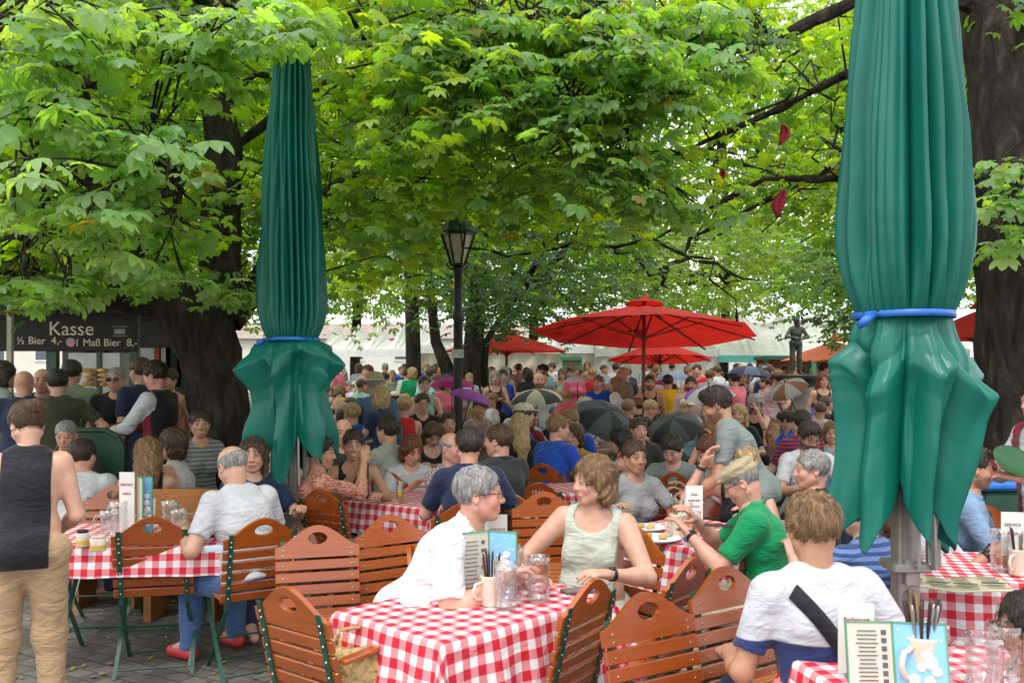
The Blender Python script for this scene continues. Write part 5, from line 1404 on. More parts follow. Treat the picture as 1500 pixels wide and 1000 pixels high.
# ---------------------------------------------------------------- statue and fountain
BRONZE = plain('weathered_bronze', (.055, .065, .055), .5, .4, 12, metal=.4)
def fountain():
    d = 14.6; r = empty('fountain', (at(1167, d).x, d, gz(d)), 0, 'bronze basin and stone column carrying the statue', 'fountain'); z = zz(548, d) - gz(d)
    g = G(); g.lathe([(.55, 0), (.55, .5), (.28, .6), (.22, 1.0), (.24, z - .30), (.3, z - .22)], 20); g.build('column', plain('column_stone', (.3, .28, .24), .8, .2), r, True)
    g = G(); g.lathe([(.12, z - .25), (.38, z - .14), (.46, z - .04), (.46, z), (.40, z - .002), (.0, z - .002)], 24); g.build('basin', BRONZE, r, True)
fountain()
person('weathered bronze statue of a standing boy in a hat, hands held at the waist', 1167, 14.6, 178, top=466, seated=False, floor=zz(548, 14.6), rh=(.10, .26, 1.10), lh=(-.12, .24, 1.06), rpole=(1, -.3, -.4), lpole=(-1, -.3, -.4),
       hair=('short', 'dark'), shirt=('long', BRONZE), pants=BRONZE, shoe=BRONZE, hat=('brim', BRONZE), metal=BRONZE, name='bronze_statue', cat='statue', res=.5)
# ---------------------------------------------------------------- small rain umbrellas in the crowd
def hand_umbrella(label, px, d, top, w_px, mat, tx=0, ty=0, drop=.30):
    R = w_px * d / F_PX / 2 * 1.03; r = empty('hand_umbrella', (at(px, d).x, d, zz(top, d)), .3, label, 'umbrella', 'rain umbrellas in the crowd')
    n = 8; seg = n * 4; rings = 6; V, Fs = [(0, 0, 0)], []
    for j in range(1, rings + 1):
        t = j / rings
        for i in range(seg):
            a = 2 * pi * i / seg; u = (i % 4) / 4; sc2 = 1 - .09 * t * (1 - abs(2 * u - 1)); V.append((R * sin(t * 1.35) / sin(1.35) * sc2 * cos(a), R * sin(t * 1.35) / sin(1.35) * sc2 * sin(a), -R * drop * 2 * (1 - cos(t * 1.3))))
    Fs += [(0, 1 + i, 1 + (i + 1) % seg) for i in range(seg)]
    for j in range(rings - 1): Fs += [(1 + j * seg + i, 1 + (j + 1) * seg + i, 1 + (j + 1) * seg + (i + 1) % seg, 1 + j * seg + (i + 1) % seg) for i in range(seg)]
    c = mesh_obj('canopy', V, Fs, mat[0], r, True)
    if len(mat) > 1:
        c.data.materials.append(mat[1])
        for p in c.data.polygons:
            a = atan2(p.center[1], p.center[0]) % (2 * pi)
            if int(a / (2 * pi / n)) % 2: p.material_index = 1
    g = G(); g.tube([(0, 0, .05), (0, 0, -.75)], .008, 6); g.tube([(0, 0, -.75), (.02, 0, -.79), (.05, 0, -.77)], .012, 6); g.build('shaft', BLACKP, r, True)
    g = G()
    for q in range(n): a = 2 * pi * q / n; g.tube([(0, 0, -.02), (R * .55 * cos(a), R * .55 * sin(a), -R * drop * .45), (R * .97 * cos(a), R * .97 * sin(a), -R * drop * 1.42)], .003, 3)
    g.build('ribs', GREYM, r)
    r.rotation_euler = (radians(tx), radians(ty), .3)
BLK = canvas('black_umbrella_cloth', (.018, .018, .022), .05); GRYU = canvas('grey_umbrella_cloth', (.30, .29, .28), .2); WHU = canvas('white_umbrella_cloth', (.72, .74, .78), .4)
MAG = canvas('magenta_umbrella_cloth', (.62, .03, .30), .4); PUR = canvas('purple_umbrella_cloth', (.42, .12, .55), .4); NAV = canvas('navy_umbrella_cloth', (.05, .06, .13), .1); BRU = canvas('brown_umbrella_cloth', (.20, .08, .045), .2); BLU = canvas('blue_grey_umbrella_cloth', (.22, .28, .42), .3)
hand_umbrella('magenta umbrella open just left of the lamp post', 662, 10.9, 552, 66, [MAG])
hand_umbrella('purple umbrella open just right of the lamp post', 692, 9.9, 571, 64, [PUR], 0, 16)
hand_umbrella('umbrella with black and cream panels below the tent wall', 785, 11.5, 570, 78, [BLK, canvas('cream_umbrella_cloth', (.6, .53, .42), .3)], 6, -6)
hand_umbrella('big black umbrella tilted towards us left of centre right', 893, 10.0, 600, 90, [BLK, canvas('charcoal_umbrella_cloth', (.06, .06, .07), .05)], 38, 12, .34)
hand_umbrella('second black umbrella tilted away right of the big one', 985, 10.2, 612, 82, [BLK, canvas('charcoal_umbrella_cloth', (.06, .06, .07), .05)], 20, -22, .34)
hand_umbrella('small white umbrella under the rim of the large red parasol', 846, 15, 550, 40, [WHU])
hand_umbrella('navy umbrella open under the right rim of the large red parasol', 1098, 12.0, 536, 62, [NAV, BLU], 0, 6)
hand_umbrella('pale blue umbrella behind the person in yellow', 985, 17, 544, 52, [BLU])
hand_umbrella('lilac white umbrella behind the man in the grey T-shirt', 1038, 11.2, 564, 76, [WHU, PUR], 6, -10)
hand_umbrella('brown umbrella tilted below the statue', 1150, 9.6, 560, 60, [BRU, GRYU], 10, -30)
# ---------------------------------------------------------------- red cloths hanging in the tree
for i, (px, py, h_, lab) in enumerate(((1146, 197, 30, 'dark red scarf-like cloth caught in the branches, highest of three'), (1054, 260, 24, 'small dark red cloth caught in the leaves, left of the other two'), (1143, 298, 40, 'longest dark red cloth hanging from the branch, lowest of three'))):
    d = 6.6; s = h_ * d / F_PX; V, Fs = [], []
    for j in range(9):
        t = j / 8; w_ = s * (.12 + .28 * sin(pi * min(t * 1.15, 1)) ) 
        for k in range(9):
            u = k / 8 - .5; V.append((u * w_ * 1.3 + .02 * sin(t * 4 + i), .02 * sin(u * 14 + t * 2), s * (.5 - t) - .015 * abs(u)))
    for j in range(8):
        for k in range(8): Fs.append((j * 9 + k, j * 9 + k + 1, (j + 1) * 9 + k + 1, (j + 1) * 9 + k))
    o = mesh_obj('hanging_cloth', V, Fs, cloth_mat('dark_red_cloth', (.22, .012, .02)), None, True); o.location = at(px, d, py); m_ = o.modifiers.new('thick', 'SOLIDIFY'); m_.thickness = .006
    tag(o, lab, 'cloth', 'red cloths in the tree')
# ---------------------------------------------------------------- things on the tables
def dep(py, z=TZ): return (CAM_Z - z) * F_PX / (py - HZ)
def onto(px, py, z=TZ): d = dep(py, z); p = at(px, d); return Vector((p.x, p.y, z)), d
def mug(label, px, py, fill=None, h=.19, r=.048, rot=0.0, kind='mug', z=TZ):
    p, d = onto(px, py, z); o = empty('beer_mug' if kind == 'mug' else 'beer_glass', p, radians(rot), label, kind, 'glasses on the tables')
    dim = (lambda a, z_: 1 - (.05 * abs(sin(5 * a)) if .02 < z_ < h * .8 else 0)) if kind == 'mug' else None
    n = 40 if kind == 'mug' else 28
    pr = [(r * .9, 0), (r, .008), (r, .03)] + [(r * (1 - (.05 if k % 2 else 0)), .03 + (h * .75 - .03) * k / 8) for k in range(9)] + [(r * .97, h * .85), (r, h), (r * .90, h), (r * .86, h * .8), (r * .84, .02), (.001, .018)] if kind == 'mug' else \
        [(r * .7, 0), (r * .74, .01), (r * .8, h * .4), (r, h), (r * .95, h), (r * .76, h * .4), (r * .68, .02), (.001, .018)]
    g = G(); g.lathe(pr, n, fn=dim); g.build('glass', GLASS, o, True)
    if kind == 'mug':
        g = G(); g.tube([(r * .95, 0, h * .82), (r * 1.45, 0, h * .84), (r * 1.78, 0, h * .68), (r * 1.78, 0, h * .40), (r * 1.45, 0, h * .22), (r * .95, 0, h * .2)], .0085, 8); g.build('handle', GLASS, o, True)
    if fill:
        g = G(); hh = h * fill[1]; g.lathe([(r * .6, .022), (r * .8, hh)], 20); g.build('drink', fill[0], o, True)
        if len(fill) > 2: g = G(); g.lathe([(r * .79, hh + .001), (r * .79, hh + .02), (r * .5, hh + .028)], 20); g.build('foam', WHITE, o, True)
    return o
def cutlery_jug(label, px, py, n=7, s=1.0, mat=CERAM, spread=.02, z=TZ, napkin=True, dark=True):
    p, d = onto(px, py, z); o = empty('cutlery_jug', p, .6, label, 'jug', 'cutlery jugs on the tables')
    g = G(); g.lathe([(.038 * s, 0), (.042 * s, .01), (.042 * s, .115 * s), (.045 * s, .125 * s), (.038 * s, .125 * s), (.036 * s, .02), (.001, .02)], 24); g.build('jug_body', mat, o, True)
    g = G(); g.tube([(-.04 * s, 0, .10 * s), (-.075 * s, 0, .095 * s), (-.085 * s, 0, .065 * s), (-.07 * s, 0, .035 * s), (-.04 * s, 0, .03 * s)], .007 * s, 8); g.build('handle', mat, o, True)
    for i in range(n):
        a = 2 * pi * i / n; g = G(); e = Vector((spread * 1.9 * cos(a), spread * 1.9 * sin(a), .205 * s + .012 * (i % 3))); g.tube([(0.012 * cos(a), .012 * sin(a), .03), e * .93, e], [.005, .0095 * s, .006], 6, flat=.5)
        g.build('knife_handle' if i % 2 else 'fork_handle', plain('dark_handle', (.06, .025, .02), .4) if dark and i % 3 else GREYM, o, True)
    if napkin:
        g = G(); g.add([(-.01, -.034, .09 * s), (.045, -.030, .10 * s), (.05, -.02, .20 * s), (.0, -.028, .19 * s), (-.01, -.028, .09 * s), (.045, -.024, .10 * s), (.05, -.014, .20 * s), (.0, -.022, .19 * s)], [(0, 1, 2, 3), (7, 6, 5, 4), (0, 3, 7, 4), (1, 5, 6, 2), (3, 2, 6, 7)]); g.build('napkin', WHITE, o)
    return o
REDT = plain('red_print', (.5, .03, .03), .6); GRT = plain('grey_print', (.10, .10, .10), .6); PAPER = plain('paper', (.78, .77, .74), .7, .03, 5, bmp=0); MENUB = plain('light_blue_print', (.22, .50, .78), .5, .1, 4, bmp=0); MENUG = plain('beige_print', (.60, .56, .48), .6, .06, 5, bmp=0)
EDGE = plain('green_card_edge', (.10, .32, .16), .5)
def table_sign(label, px, py, lines, h=.33, w=.09, rot=0, z=TZ, tilt=0):
    p, d = onto(px, py, z); o = empty('table_sign', p, radians(rot), label, 'sign', 'cards standing on the tables', rx=radians(tilt))
    g = G(); g.box((0, 0, h / 2 + .01), (w, .006, h)); c = g.build('card', PAPER, o)
    g = G(); g.lathe([(.035, 0), (.03, .01), (.01, .016)], 16); g.build('foot', GREYM, o, True)
    for i, (t, s, m) in enumerate(lines): text(t, s, m, c, (0, -.005, h * .82 - i * h * .15), ext=.0006)
    return o
def menu(label, px, py, h=.29, w=.14, rot=0, open_=70, cover=True, z=TZ, tilt=0):
    p, d = onto(px, py, z); o = empty('menu_card', p, radians(rot), label, 'menu', 'menus on the tables', rx=radians(tilt))
    for s, m in ((-1, MENUG), (1, MENUB)):
        a = radians(open_ / 2); g = G(); g.box((s * w / 2, 0, h / 2), (w, .004, h)); pg = g.build('page', m, o); pg.rotation_euler = (0, 0, -s * (pi / 2 - a) * .9)
        g = G()
        for zz_ in (.002, h - .002): g.box((s * w / 2, -.001, zz_), (w + .004, .008, .005))
        for x in (.002, w): g.box((s * x, -.001, h / 2), (.004, .008, h))
        g.build('border', EDGE, pg)
        g = G(); rr = random.Random(3)
        if s < 0:
            for k in range(7): g.box((-.03, -.004, h * (.12 + .12 * k)), (.015, .003, .014))
            g.build('icons', GRT, pg)
            g = G()
            for k in range(14): g.box((-.085, -.004, h * (.08 + .06 * k)), (.05 + rr.random() * .02, .003, .0025))
            g.build('print_lines', GRT, pg)
        else:
            for k in range(9): g.dome((.015 + rr.random() * (w - .03), -.003, h * (.55 + .4 * rr.random())), .004, 6)
            for cx, cz, r_ in ((.09, .19, .018), (.085, .155, .020), (.095, .12, .022), (.07, .10, .014), (.11, .085, .016), (.05, .05, .018), (.09, .045, .016)): g.dome((cx * w / .14, -.003, cz * h / .29), r_, 9)
            g.build('white_print', WHITE, pg)
    return o
menu('open standing menu with a grey page and a sky-blue page on the large table', 716, 876, rot=6, w=.125, open_=125)
table_sign('white SERVICE AREA card on the large foreground table', 729, 862, [('SERVICE', .019, REDT), ('AREA', .019, REDT)], h=.32, w=.085, rot=0)
cutlery_jug('cream jug of knives and forks on the large foreground table', 719, 886, 8)
mug('clear glass mug with cutlery standing in front of the blue menu page', 741, 892, rot=10)
mug('empty glass mug right of the menu, facing the woman in pale green', 789, 880, rot=200)
mug('glass mug half hidden behind the SERVICE AREA card', 752, 862, rot=60)
def flat(name, label, cat, px, py, size, mat, rot=0, z=TZ, th=.006, group=None):
    p, d = onto(px, py, z); g = G(); g.box((0, 0, th / 2), (size[0], size[1], th), None, .002); o = g.build(name, mat); o.location = p; o.rotation_euler = (0, 0, radians(rot)); tag(o, label, cat, group); return o
flat('mobile_phone', 'grey phone lying near the woman in the pale green top', 'phone', 848, 866, (.15, .075), plain('phone_grey', (.12, .12, .12), .3), 20, th=.012)
flat('paper_napkin', 'crumpled white napkin near the left corner of the large table', 'napkin', 608, 884, (.10, .08), WHITE, 30, th=.012)
flat('paper_napkin', 'flat white napkin beside the beige menu page', 'napkin', 664, 876, (.14, .09), WHITE, -12, th=.008)
# left table
def jar(label, px, py, body, lid, h=.09, r=.034):
    p, d = onto(px, py); o = empty('condiment_jar', p, 0, label, 'jar', 'jars on the left table')
    g = G(); g.lathe([(r * .95, 0), (r, .006), (r, h * .8), (r * .85, h * .86)], 20); b = g.build('jar_body', body, o, True)
    g = G(); g.lathe([(r * .88, h * .86), (r * .9, h), (r * .8, h * 1.02)], 20); g.build('lid', lid, o, True)
    g = G(); g.lathe([(r * 1.012, h * .15), (r * 1.012, h * .4)], 20, closed=True); g.build('label_band', plain('yellow_label', (.7, .42, .04), .5), b, True)
jar('mustard jar with dark lid and yellow band by the standing woman', 121, 800, plain('jar_white', (.6, .55, .45), .4), BLACKP)
jar('small cream candle jar right of the mustard jar', 144, 806, CERAM, CERAM, .08, .04)
mug('empty dimpled mug, front one on the left table', 160, 796, rot=180)
mug('empty dimpled mug, rear one beside the SERVICE card on the left table', 174, 786, rot=160, h=.21)
table_sign('white SERVICE card on the left table', 186, 782, [('SERVICE', .022, REDT), ('AREA', .022, REDT)], h=.36, w=.095, rot=-8)
menu('closed-up menu standing edge-on beside the left SERVICE card', 201, 780, h=.34, w=.10, rot=60, open_=25)
cutlery_jug('white napkin holder jug behind the empty chair', 214, 778, 5, 1.0, WHITE)
mug('tall empty mug behind the orange chair, left of a shorter one', 248, 784, rot=60, h=.21)
mug('shorter empty mug by the bald man\'s plate', 262, 788, rot=20, h=.17)
def plate(label, px, py, r=.13, food=None):
    p, d = onto(px, py); o = empty('plate', p, 0, label, 'plate', 'plates on the tables'); g = G(); g.lathe([(r * .6, 0), (r * .7, .006), (r, .02), (r * .97, .024), (r * .68, .012), (.001, .010)], 32); g.build('dish', WHITE, o, True)
    for i in range(food or 0):
        f = G(); a = i * 2.4; q = r * .5 * sqrt((i + .5) / food); s = r * .2; f.lathe([(s * .5, 0), (s, s * .4), (s * .8, s * .9), (s * .2, s * 1.1)], 9, (q * cos(a), q * sin(a), .012)); f.build('potato', plain('potato', (.55, .36, .12), .6, .3, 20), o, True)
plate('plate of potatoes in front of the bald man', 290, 784, .14, 9)
flat('cigarette_pack', 'blue and white packet beside the bald man\'s forearm', 'packet', 313, 806, (.09, .06), plain('pale_blue', (.45, .6, .7), .4), 30, th=.025)
# middle rear table
mug('straight glass of yellow juice on the rear table', 586, 724 + 12, (JUICE, .55), h=.17, r=.034, kind='glass')
mug('big empty mug beside the juice glass, nearer the man in navy', 632, 741, rot=20)
mug('empty mug behind the big one on the rear table', 641, 735, rot=100)
# green-shirt man's table
cutlery_jug('cream jug of cutlery in front of the man in green', 993, 788, 5, 1.15, dark=False)
mug('small glass of beer with foam in front of the man in green', 1019, 786, (BEER, .7, 1), h=.15, r=.032, kind='glass')
mug('beer glass half hidden behind the cutlery jug', 1007, 777, (BEER, .8), h=.17, r=.03, kind='glass')
table_sign('white reserved card standing before the blond woman', 1017, 772, [('Bitte', .02, GRT), ('RESERVIERT', .0155, GRT), ('SERVICE', .018, REDT), ('2 1', .03, GRT)], h=.25, w=.105)
plate('plate with cutlery and scraps beside the pale green top', 962, 792, .14, 2)
plate('smaller plate behind the one with scraps', 948, 776, .12, 3)
def saltbox(label, px, py):
    p, d = onto(px, py); o = empty('matchbox', p, .2, label, 'box'); g = G(); g.box((0, 0, .012), (.055, .04, .024)); g.build('tray', WHITE, o); g = G(); g.box((0, 0, .036), (.055, .04, .024)); g.build('sleeve', plain('violet_blue', (.12, .14, .5), .5), o)
saltbox('small white and blue box at the table edge near the green shirt', 1010, 799)
def sunglasses_on(label, px, py): pass
# right table behind the parasol post
def newspaper():
    p, d = onto(1403, 872); r = empty('open_menu', (p.x, p.y, TZ + .004), radians(-14), 'open beige menu lying flat on the right table', 'menu')
    V, Fs = [], []
    for i in range(13):
        for j in range(9): u, v = i / 12 - .5, j / 8 - .5; V.append((u * .46, v * .30 + .13, .012 + .018 * abs(sin(u * pi * 1.0)) + .004 * sin(v * 9)))
    for i in range(12):
        for j in range(8): Fs.append((i * 9 + j, (i + 1) * 9 + j, (i + 1) * 9 + j + 1, i * 9 + j + 1))
    b = mesh_obj('sheet', V, Fs, plain('beige_sheet', (.50, .46, .30), .6, .08, 6, bmp=0), r, True); m_ = b.modifiers.new('thick', 'SOLIDIFY'); m_.thickness = .004
    g = G(); rr = random.Random(5)
    for c in range(4):
        for k in range(9): x = -.17 + c * .112; g.box((x, .02 + k * .027, .0185 + .018 * abs(sin(x / .46 * pi))), (.06 + rr.random() * .03, .005, .0015))
    g.build('print_lines', plain('brown_print', (.14, .12, .07), .6), b)
    g = G()
    for c in range(4): g.box((-.17 + c * .112, .10, .022 + .018 * abs(sin((-.17 + c * .112) / .46 * pi))), (.10, .016, .0015))
    g.build('header_bars', GRT, b)
newspaper()
mug('half full beer mug by the man in the denim shirt', 1466, 836, (BEER, .4), h=.2, rot=30)
cutlery_jug('cream jug with cutlery at the right edge of the right table', 1492, 842, 5, 1.0)
table_sign('tilted white card with red print at the right table', 1483, 838, [('SERVICE', .02, GRT), ('AREA', .02, REDT)], h=.28, w=.10, rot=-12)
# bottom right table
menu('blue menu leaning in the bottom right corner beside the boy', 1312, 1010, h=.20, w=.15, rot=-6, open_=150, tilt=-12)
table_sign('white Bedienung card between the boy and the blue menu', 1254, 990, [('Bedienung', .019, REDT)], h=.22, w=.11, rot=-5)
cutlery_jug('jug bristling with dark handled cutlery beside the parasol post', 1350, 1004, 12, 1.25, CERAM, .028)
def wine(label, px, py):
    p, d = onto(px, py); o = empty('wine_glass', p, 0, label, 'glass', 'glasses on the tables'); g = G(); g.lathe([(.034, 0), (.034, .003), (.005, .008), (.004, .085), (.02, .10), (.038, .135), (.036, .185), (.034, .185), (.036, .135), (.018, .104), (.001, .10)], 28); g.build('bowl', GLASS, o, True)
wine('stemmed wine glass beside the cutlery jug, bottom right', 1372, 1000)
mug('front empty mug in the bottom right corner', 1442, 1012, rot=170, h=.17, r=.055)
mug('back empty mug in the bottom right corner', 1472, 1004, rot=20, h=.19, r=.052)
def eyeglasses(label, px, py):
    p, d = onto(px, py); o = empty('eyeglasses', p, .1, label, 'glasses'); g = G()
    for s in (-1, 1): g.tube([(s * .035 + .026 * cos(a), 0, .022 + .02 * sin(a)) for a in np.linspace(0, 2 * pi, 15)], .002, 5, cap=False); g.tube([(s * .062, 0, .03), (s * .064, -.06, .03), (s * .06, -.13, .012)], .002, 5)
    g.tube([(-.01, 0, .026), (.01, 0, .026)], .002, 5); g.build('frame', BLACKP, o, True)
eyeglasses('black folded glasses lying in front of the corner mugs', 1420, 1022)
# straw bag, bin, barrier, tray
def straw_bag():
    p = at(520, 3.45); o = empty('straw_bag', (p.x, p.y, .465), .5, 'woven straw bag on the seat of the nearest armchair', 'bag'); g = G()
    g.lathe([(.13, 0), (.15, .02), (.16, .12), (.13, .20), (.10, .205), (.09, .16), (.001, .15)], 36, fn=lambda a, z: (1 + .03 * sin(18 * a)) * (1 if abs(cos(a)) > 0 else 1)); g.build('bag_body', plain('straw', (.45, .31, .13), .8, .5, 45, bmp=.8, bdist=.02), o, True)
    g = G(); g.tube([(-.08, 0, .19), (-.06, 0, .25), (.06, 0, .25), (.08, 0, .19)], .008, 6); g.build('handle', plain('straw', (.45, .31, .13)), o, True)
straw_bag()
def bin_():
    p = at(1452, 6.1); o = empty('litter_bin', (p.x, p.y, 0), .1, 'dark green bin with a bright blue lid behind the denim shirt', 'bin'); g = G(); g.box((0, 0, .46), (.40, .4, .92), None, .03); g.build('bin_body', DGREEN, o)
    g = G(); g.box((0, 0, .955), (.44, .44, .06), None, .02); g.build('lid', plain('blue_lid', (.02, .16, .55), .35), o); g = G(); g.box((0, -.215, .7), (.2, .02, .03)); g.build('handle', BLACKP, o)
bin_()
def barrier():
    d = 7.7; o = empty('garden_barrier', at(132, d), 0, 'rounded dark green barrier panel behind the left group', 'barrier'); g = G(); w = .56; h = zz(630, d)
    P = [(-w / 2, .1), (-w / 2, h - .15), (-w / 2 + .05, h - .05), (-w / 2 + .15, h), (w / 2 - .15, h), (w / 2 - .05, h - .05), (w / 2, h - .15), (w / 2, .1)]
    g.plate(P, 0, .02); g.build('panel', DGREEN, o); g = G(); g.tube([(x, .01, z) for x, z in P], .025, 8); g.build('rim', DGREEN, o, True)
    for s in (-1, 1): g = G(); g.box((s * .2, .01, .05), (.06, .4, .1)); g.build('foot', DARK, o)
barrier()

def stool():
    p = at(1200, 2.85); o = empty('wooden_stool', (p.x, p.y, 0), .3, 'backless wooden stool under the boy with the shoulder strap', 'stool'); g = G(); g.box((0, 0, .445), (.4, .34, .03), None, .006); g.build('seat', WOOD, o)
    for sx in (-1, 1):
        for sy in (-1, 1): g = G(); g.bar((sx * .15, sy * .12, .43), (sx * .19, sy * .15, 0), .035, .035); g.build('leg', WOOD, o)
stool()
# ---------------------------------------------------------------- people
cm = cloth_mat
WT = cm('white_cotton', (.54, .54, .57)); BKC = cm('black_cotton', (.014, .014, .018)); NV = cm('navy_cotton', (.016, .024, .065)); JN = cm('blue_denim', (.07, .14, .30)); DJ = cm('dark_denim', (.025, .04, .085)); KH = cm('khaki_cotton', (.42, .28, .16)); GY = cm('grey_cotton', (.20, .24, .23)); BGE = cm('beige_cotton', (.55, .48, .38))
OLV = cm('olive_cotton', (.05, .055, .03)); SAGE = cm('sage_cotton', (.22, .27, .20)); BLUE = cm('bright_blue_cotton', (.015, .07, .42)); GRN = cm('green_cotton', (.005, .26, .09)); MRN = cm('maroon_cotton', (.20, .012, .03)); PALE = cm('pale_green_cotton', (.47, .50, .42)); DEN = cm('light_denim', (.20, .32, .48)); STR = cm('striped_blue', (.04, .08, .22), pattern='stripe', c2=(.15, .24, .5)); GST = cm('striped_grey', (.13, .14, .14), pattern='stripe', c2=(.24, .25, .25))
ORN = cm('patterned_cotton', (.42, .12, .05), pattern='ornate', c2=(.55, .26, .18), c3=(.10, .03, .03)); CHK = cm('checked_cotton', (.55, .45, .47), pattern='check', c2=(.25, .10, .13)); RED_ = cm('red_cotton', (.5, .02, .02)); DGY = cm('charcoal_cotton', (.03, .032, .035)); YEL = cm('yellow_cotton', (.75, .55, .02)); TLC = cm('aqua_cotton', (.25, .55, .48)); PNK = cm('pink_cotton', (.7, .15, .22))
T_ = TZ + .03
def on_t(*a): return a
# left edge
person('woman in black vest top and khaki trousers standing at the left edge, back turned', 15, 4.3, 22, top=592, seated=False, lean=12, hp=-25, hy=30, sex='f', shirt=('tank', BKC), pants=KH, hair=('bun', 'brown'), rh=(.13, .30, .98), lh=(-.26, .32, 1.0), rpole=(.45, -.6, -.5), fat=.75, shoe=BLACKP, root_at=(-2.30, 4.2, 0))
person('bald grey-fringed man in a white T-shirt and jeans bent over his plate', 340, 5.25, 50, top=656, lean=22, hp=-22, sex='m', fat=.5, shirt=('tee', WT), pants=JN, hair=('rim', 'grey'), rh=(.20, .42, .80), lh=(-.24, .36, .80), shoe=plain('red_shoe', (.5, .03, .03), .5), watch='r')
person('woman seen from behind with very long light brown hair, shoulders bare', 216, 6.5, 14, top=641, lean=6, sex='f', hy=25, shirt=('tank', BKC), pants=DJ, hair=('long', 'light'))
person('short-haired woman in a white sleeveless top in profile, left group', 252, 6.85, 88, top=628, lean=4, sex='f', fat=.5, shirt=('tank', WT), pants=DJ, hair=('bob', 'brown'), skin='pink')
person('smiling dark-haired woman in a striped grey top', 293, 7.5, 215, top=600, lean=2, sex='f', hy=-10, shirt=('fit', GST), pants=DJ, hair=('bun', 'dark'), skin='tan', smile=True)
person('dark-haired man in a white shirt with his back to us, left group', 122, 6.5, 12, top=643, lean=14, shirt=('tee', WT), pants=DJ, hair=('short', 'dark'), skin='pink', hy=-20)
person('grey-haired man in a charcoal shirt facing us behind the white shirt', 97, 7.4, 190, top=617, lean=8, hp=-14, shirt=('tee', DGY), pants=DJ, hair=('crop', 'grey'), skin='pink')
person('waiter in a black-backed maroon waistcoat and white sleeves standing by the kiosk', 227, 8.0, 82, top=530, seated=False, lean=4, hp=-12, shirt=('long', WT), pants=BKC, hair=('thick', 'dark'), cuff=.7, rh=(.12, .42, 1.13), lh=(-.10, .44, 1.12), rpole=(.8, -.6, -.6), skin='pink')
person('man in sunglasses and a black T-shirt facing us at the kiosk', 170, 8.9, 185, top=538, seated=False, shirt=('tee', BKC), pants=DJ, hair=('crop', 'grey'), glasses='sun', fat=.8, rh=(.16, .32, 1.0), lh=(-.14, .34, 1.05), skin='pink')
person('man in a navy T-shirt just behind the waiter', 205, 8.7, 60, top=524, seated=False, shirt=('tee', NV), pants=DJ, hair=('short', 'brown'), rh=(.2, .35, 1.1))
person('bald man in a navy T-shirt queueing at the kiosk', 36, 8.3, 12, top=543, seated=False, shirt=('tee', NV), pants=DJ, hair=('bald', 'dark'), skin='pink', fat=.6)
person('bald man behind the navy T-shirt, facing us at the kiosk', 62, 8.9, 200, top=540, seated=False, shirt=('tee', DGY), pants=DJ, hair=('bald', 'dark'), skin='pink')
person('bearded dark-haired man in an olive T-shirt, hand on hip', 84, 8.2, 30, top=541, seated=False, shirt=('tee', OLV), pants=DJ, hair=('short', 'black'), beard=.7, rh=(.22, .05, .98), rpole=(1, -.3, 0), lh=(-.2, .1, .95))
person('man in a sage green T-shirt leaning on the kiosk counter', 106, 9.1, 8, top=528, seated=False, lean=10, shirt=('tee', SAGE), pants=DJ, hair=('short', 'dark'))
person('woman with dark hair at the far left edge of the kiosk queue', 6, 8.6, -40, top=530, seated=False, sex='f', shirt=('tee', GY), pants=DJ, hair=('bob', 'dark'))
person('woman in pink standing behind the waiter', 247, 9.6, 170, top=540, seated=False, sex='f', shirt=('tank', PNK), pants=DJ, hair=('bun', 'dark'), skin='tan')
person('kiosk seller in a black top behind the bread rolls', 128, 11.6, 182, top=510, seated=False, shirt=('tee', BKC), pants=DJ, hair=('crop', 'dark'), skin='pink', floor=.12)
person('kiosk seller with a dark cap beside the first seller', 150, 11.9, 185, top=510, seated=False, shirt=('tee', WT), pants=DJ, hair=('short', 'dark'), hat=('cap', BKC), floor=.12)
person('woman with sunglasses pushed up in her long hair beside the bald man', 371, 6.1, 215, top=641, lean=6, sex='f', hy=-25, shirt=('tee', NV), pants=DJ, hair=('long', 'brown'), glasses='up')
# centre rear
person('man in a rust patterned shirt with an undercut, elbows on the table', 470, 6.45, -62, top=640, lean=10, hy=-25, shirt=('long', ORN), pants=BKC, hair=('undercut', 'dark'), cuff=.35, rh=(.05, .42, 1.06), lh=(-.08, .40, 1.0), rpole=(.4, .2, -1), skin='tan')
person('laughing woman in a black vest facing us beside the patterned shirt', 518, 6.9, 190, top=630, lean=3, sex='f', shirt=('tank', BKC), pants=DJ, hair=('bun', 'dark'), smile=True, skin='tan')
person('bald man just behind the laughing woman', 503, 7.9, 195, top=614, lean=2, shirt=('tee', DGY), pants=DJ, hair=('rim', 'brown'), skin='pink')
person('young man in a pale grey-green T-shirt looking left, sunk in his chair', 568, 7.55, 62, top=610, lean=0, shirt=('tee', cm('grey_green_cotton', (.34, .38, .32))), pants=DJ, hair=('thick', 'dark'), rh=(.2, .3, .75))
person('short auburn-haired woman in a white T-shirt looking down at her table', 603, 7.45, 212, top=640, lean=12, hp=-18, sex='f', shirt=('tee', WT), pants=DJ, hair=('bob', 'red'), skin='pink', fat=.4, rh=(.12, .40, .79), lh=(-.1, .38, .79))
person('girl with lowered head and dark top right of the auburn woman', 634, 8.9, 200, top=622, lean=14, hp=-35, sex='f', shirt=('tank', BKC), pants=DJ, hair=('long', 'brown'))
person('man in a white T-shirt seated left of the lamp post with shades on his head', 656, 9.1, 200, top=604, shirt=('tee', WT), pants=DJ, hair=('crop', 'dark'), glasses='up', skin='tan')
person('pink-faced man in a checked shirt beside the navy polo shirt', 662, 6.75, 235, top=634, shirt=('tee', CHK), pants=DJ, hair=('rim', 'grey'), skin='pink')
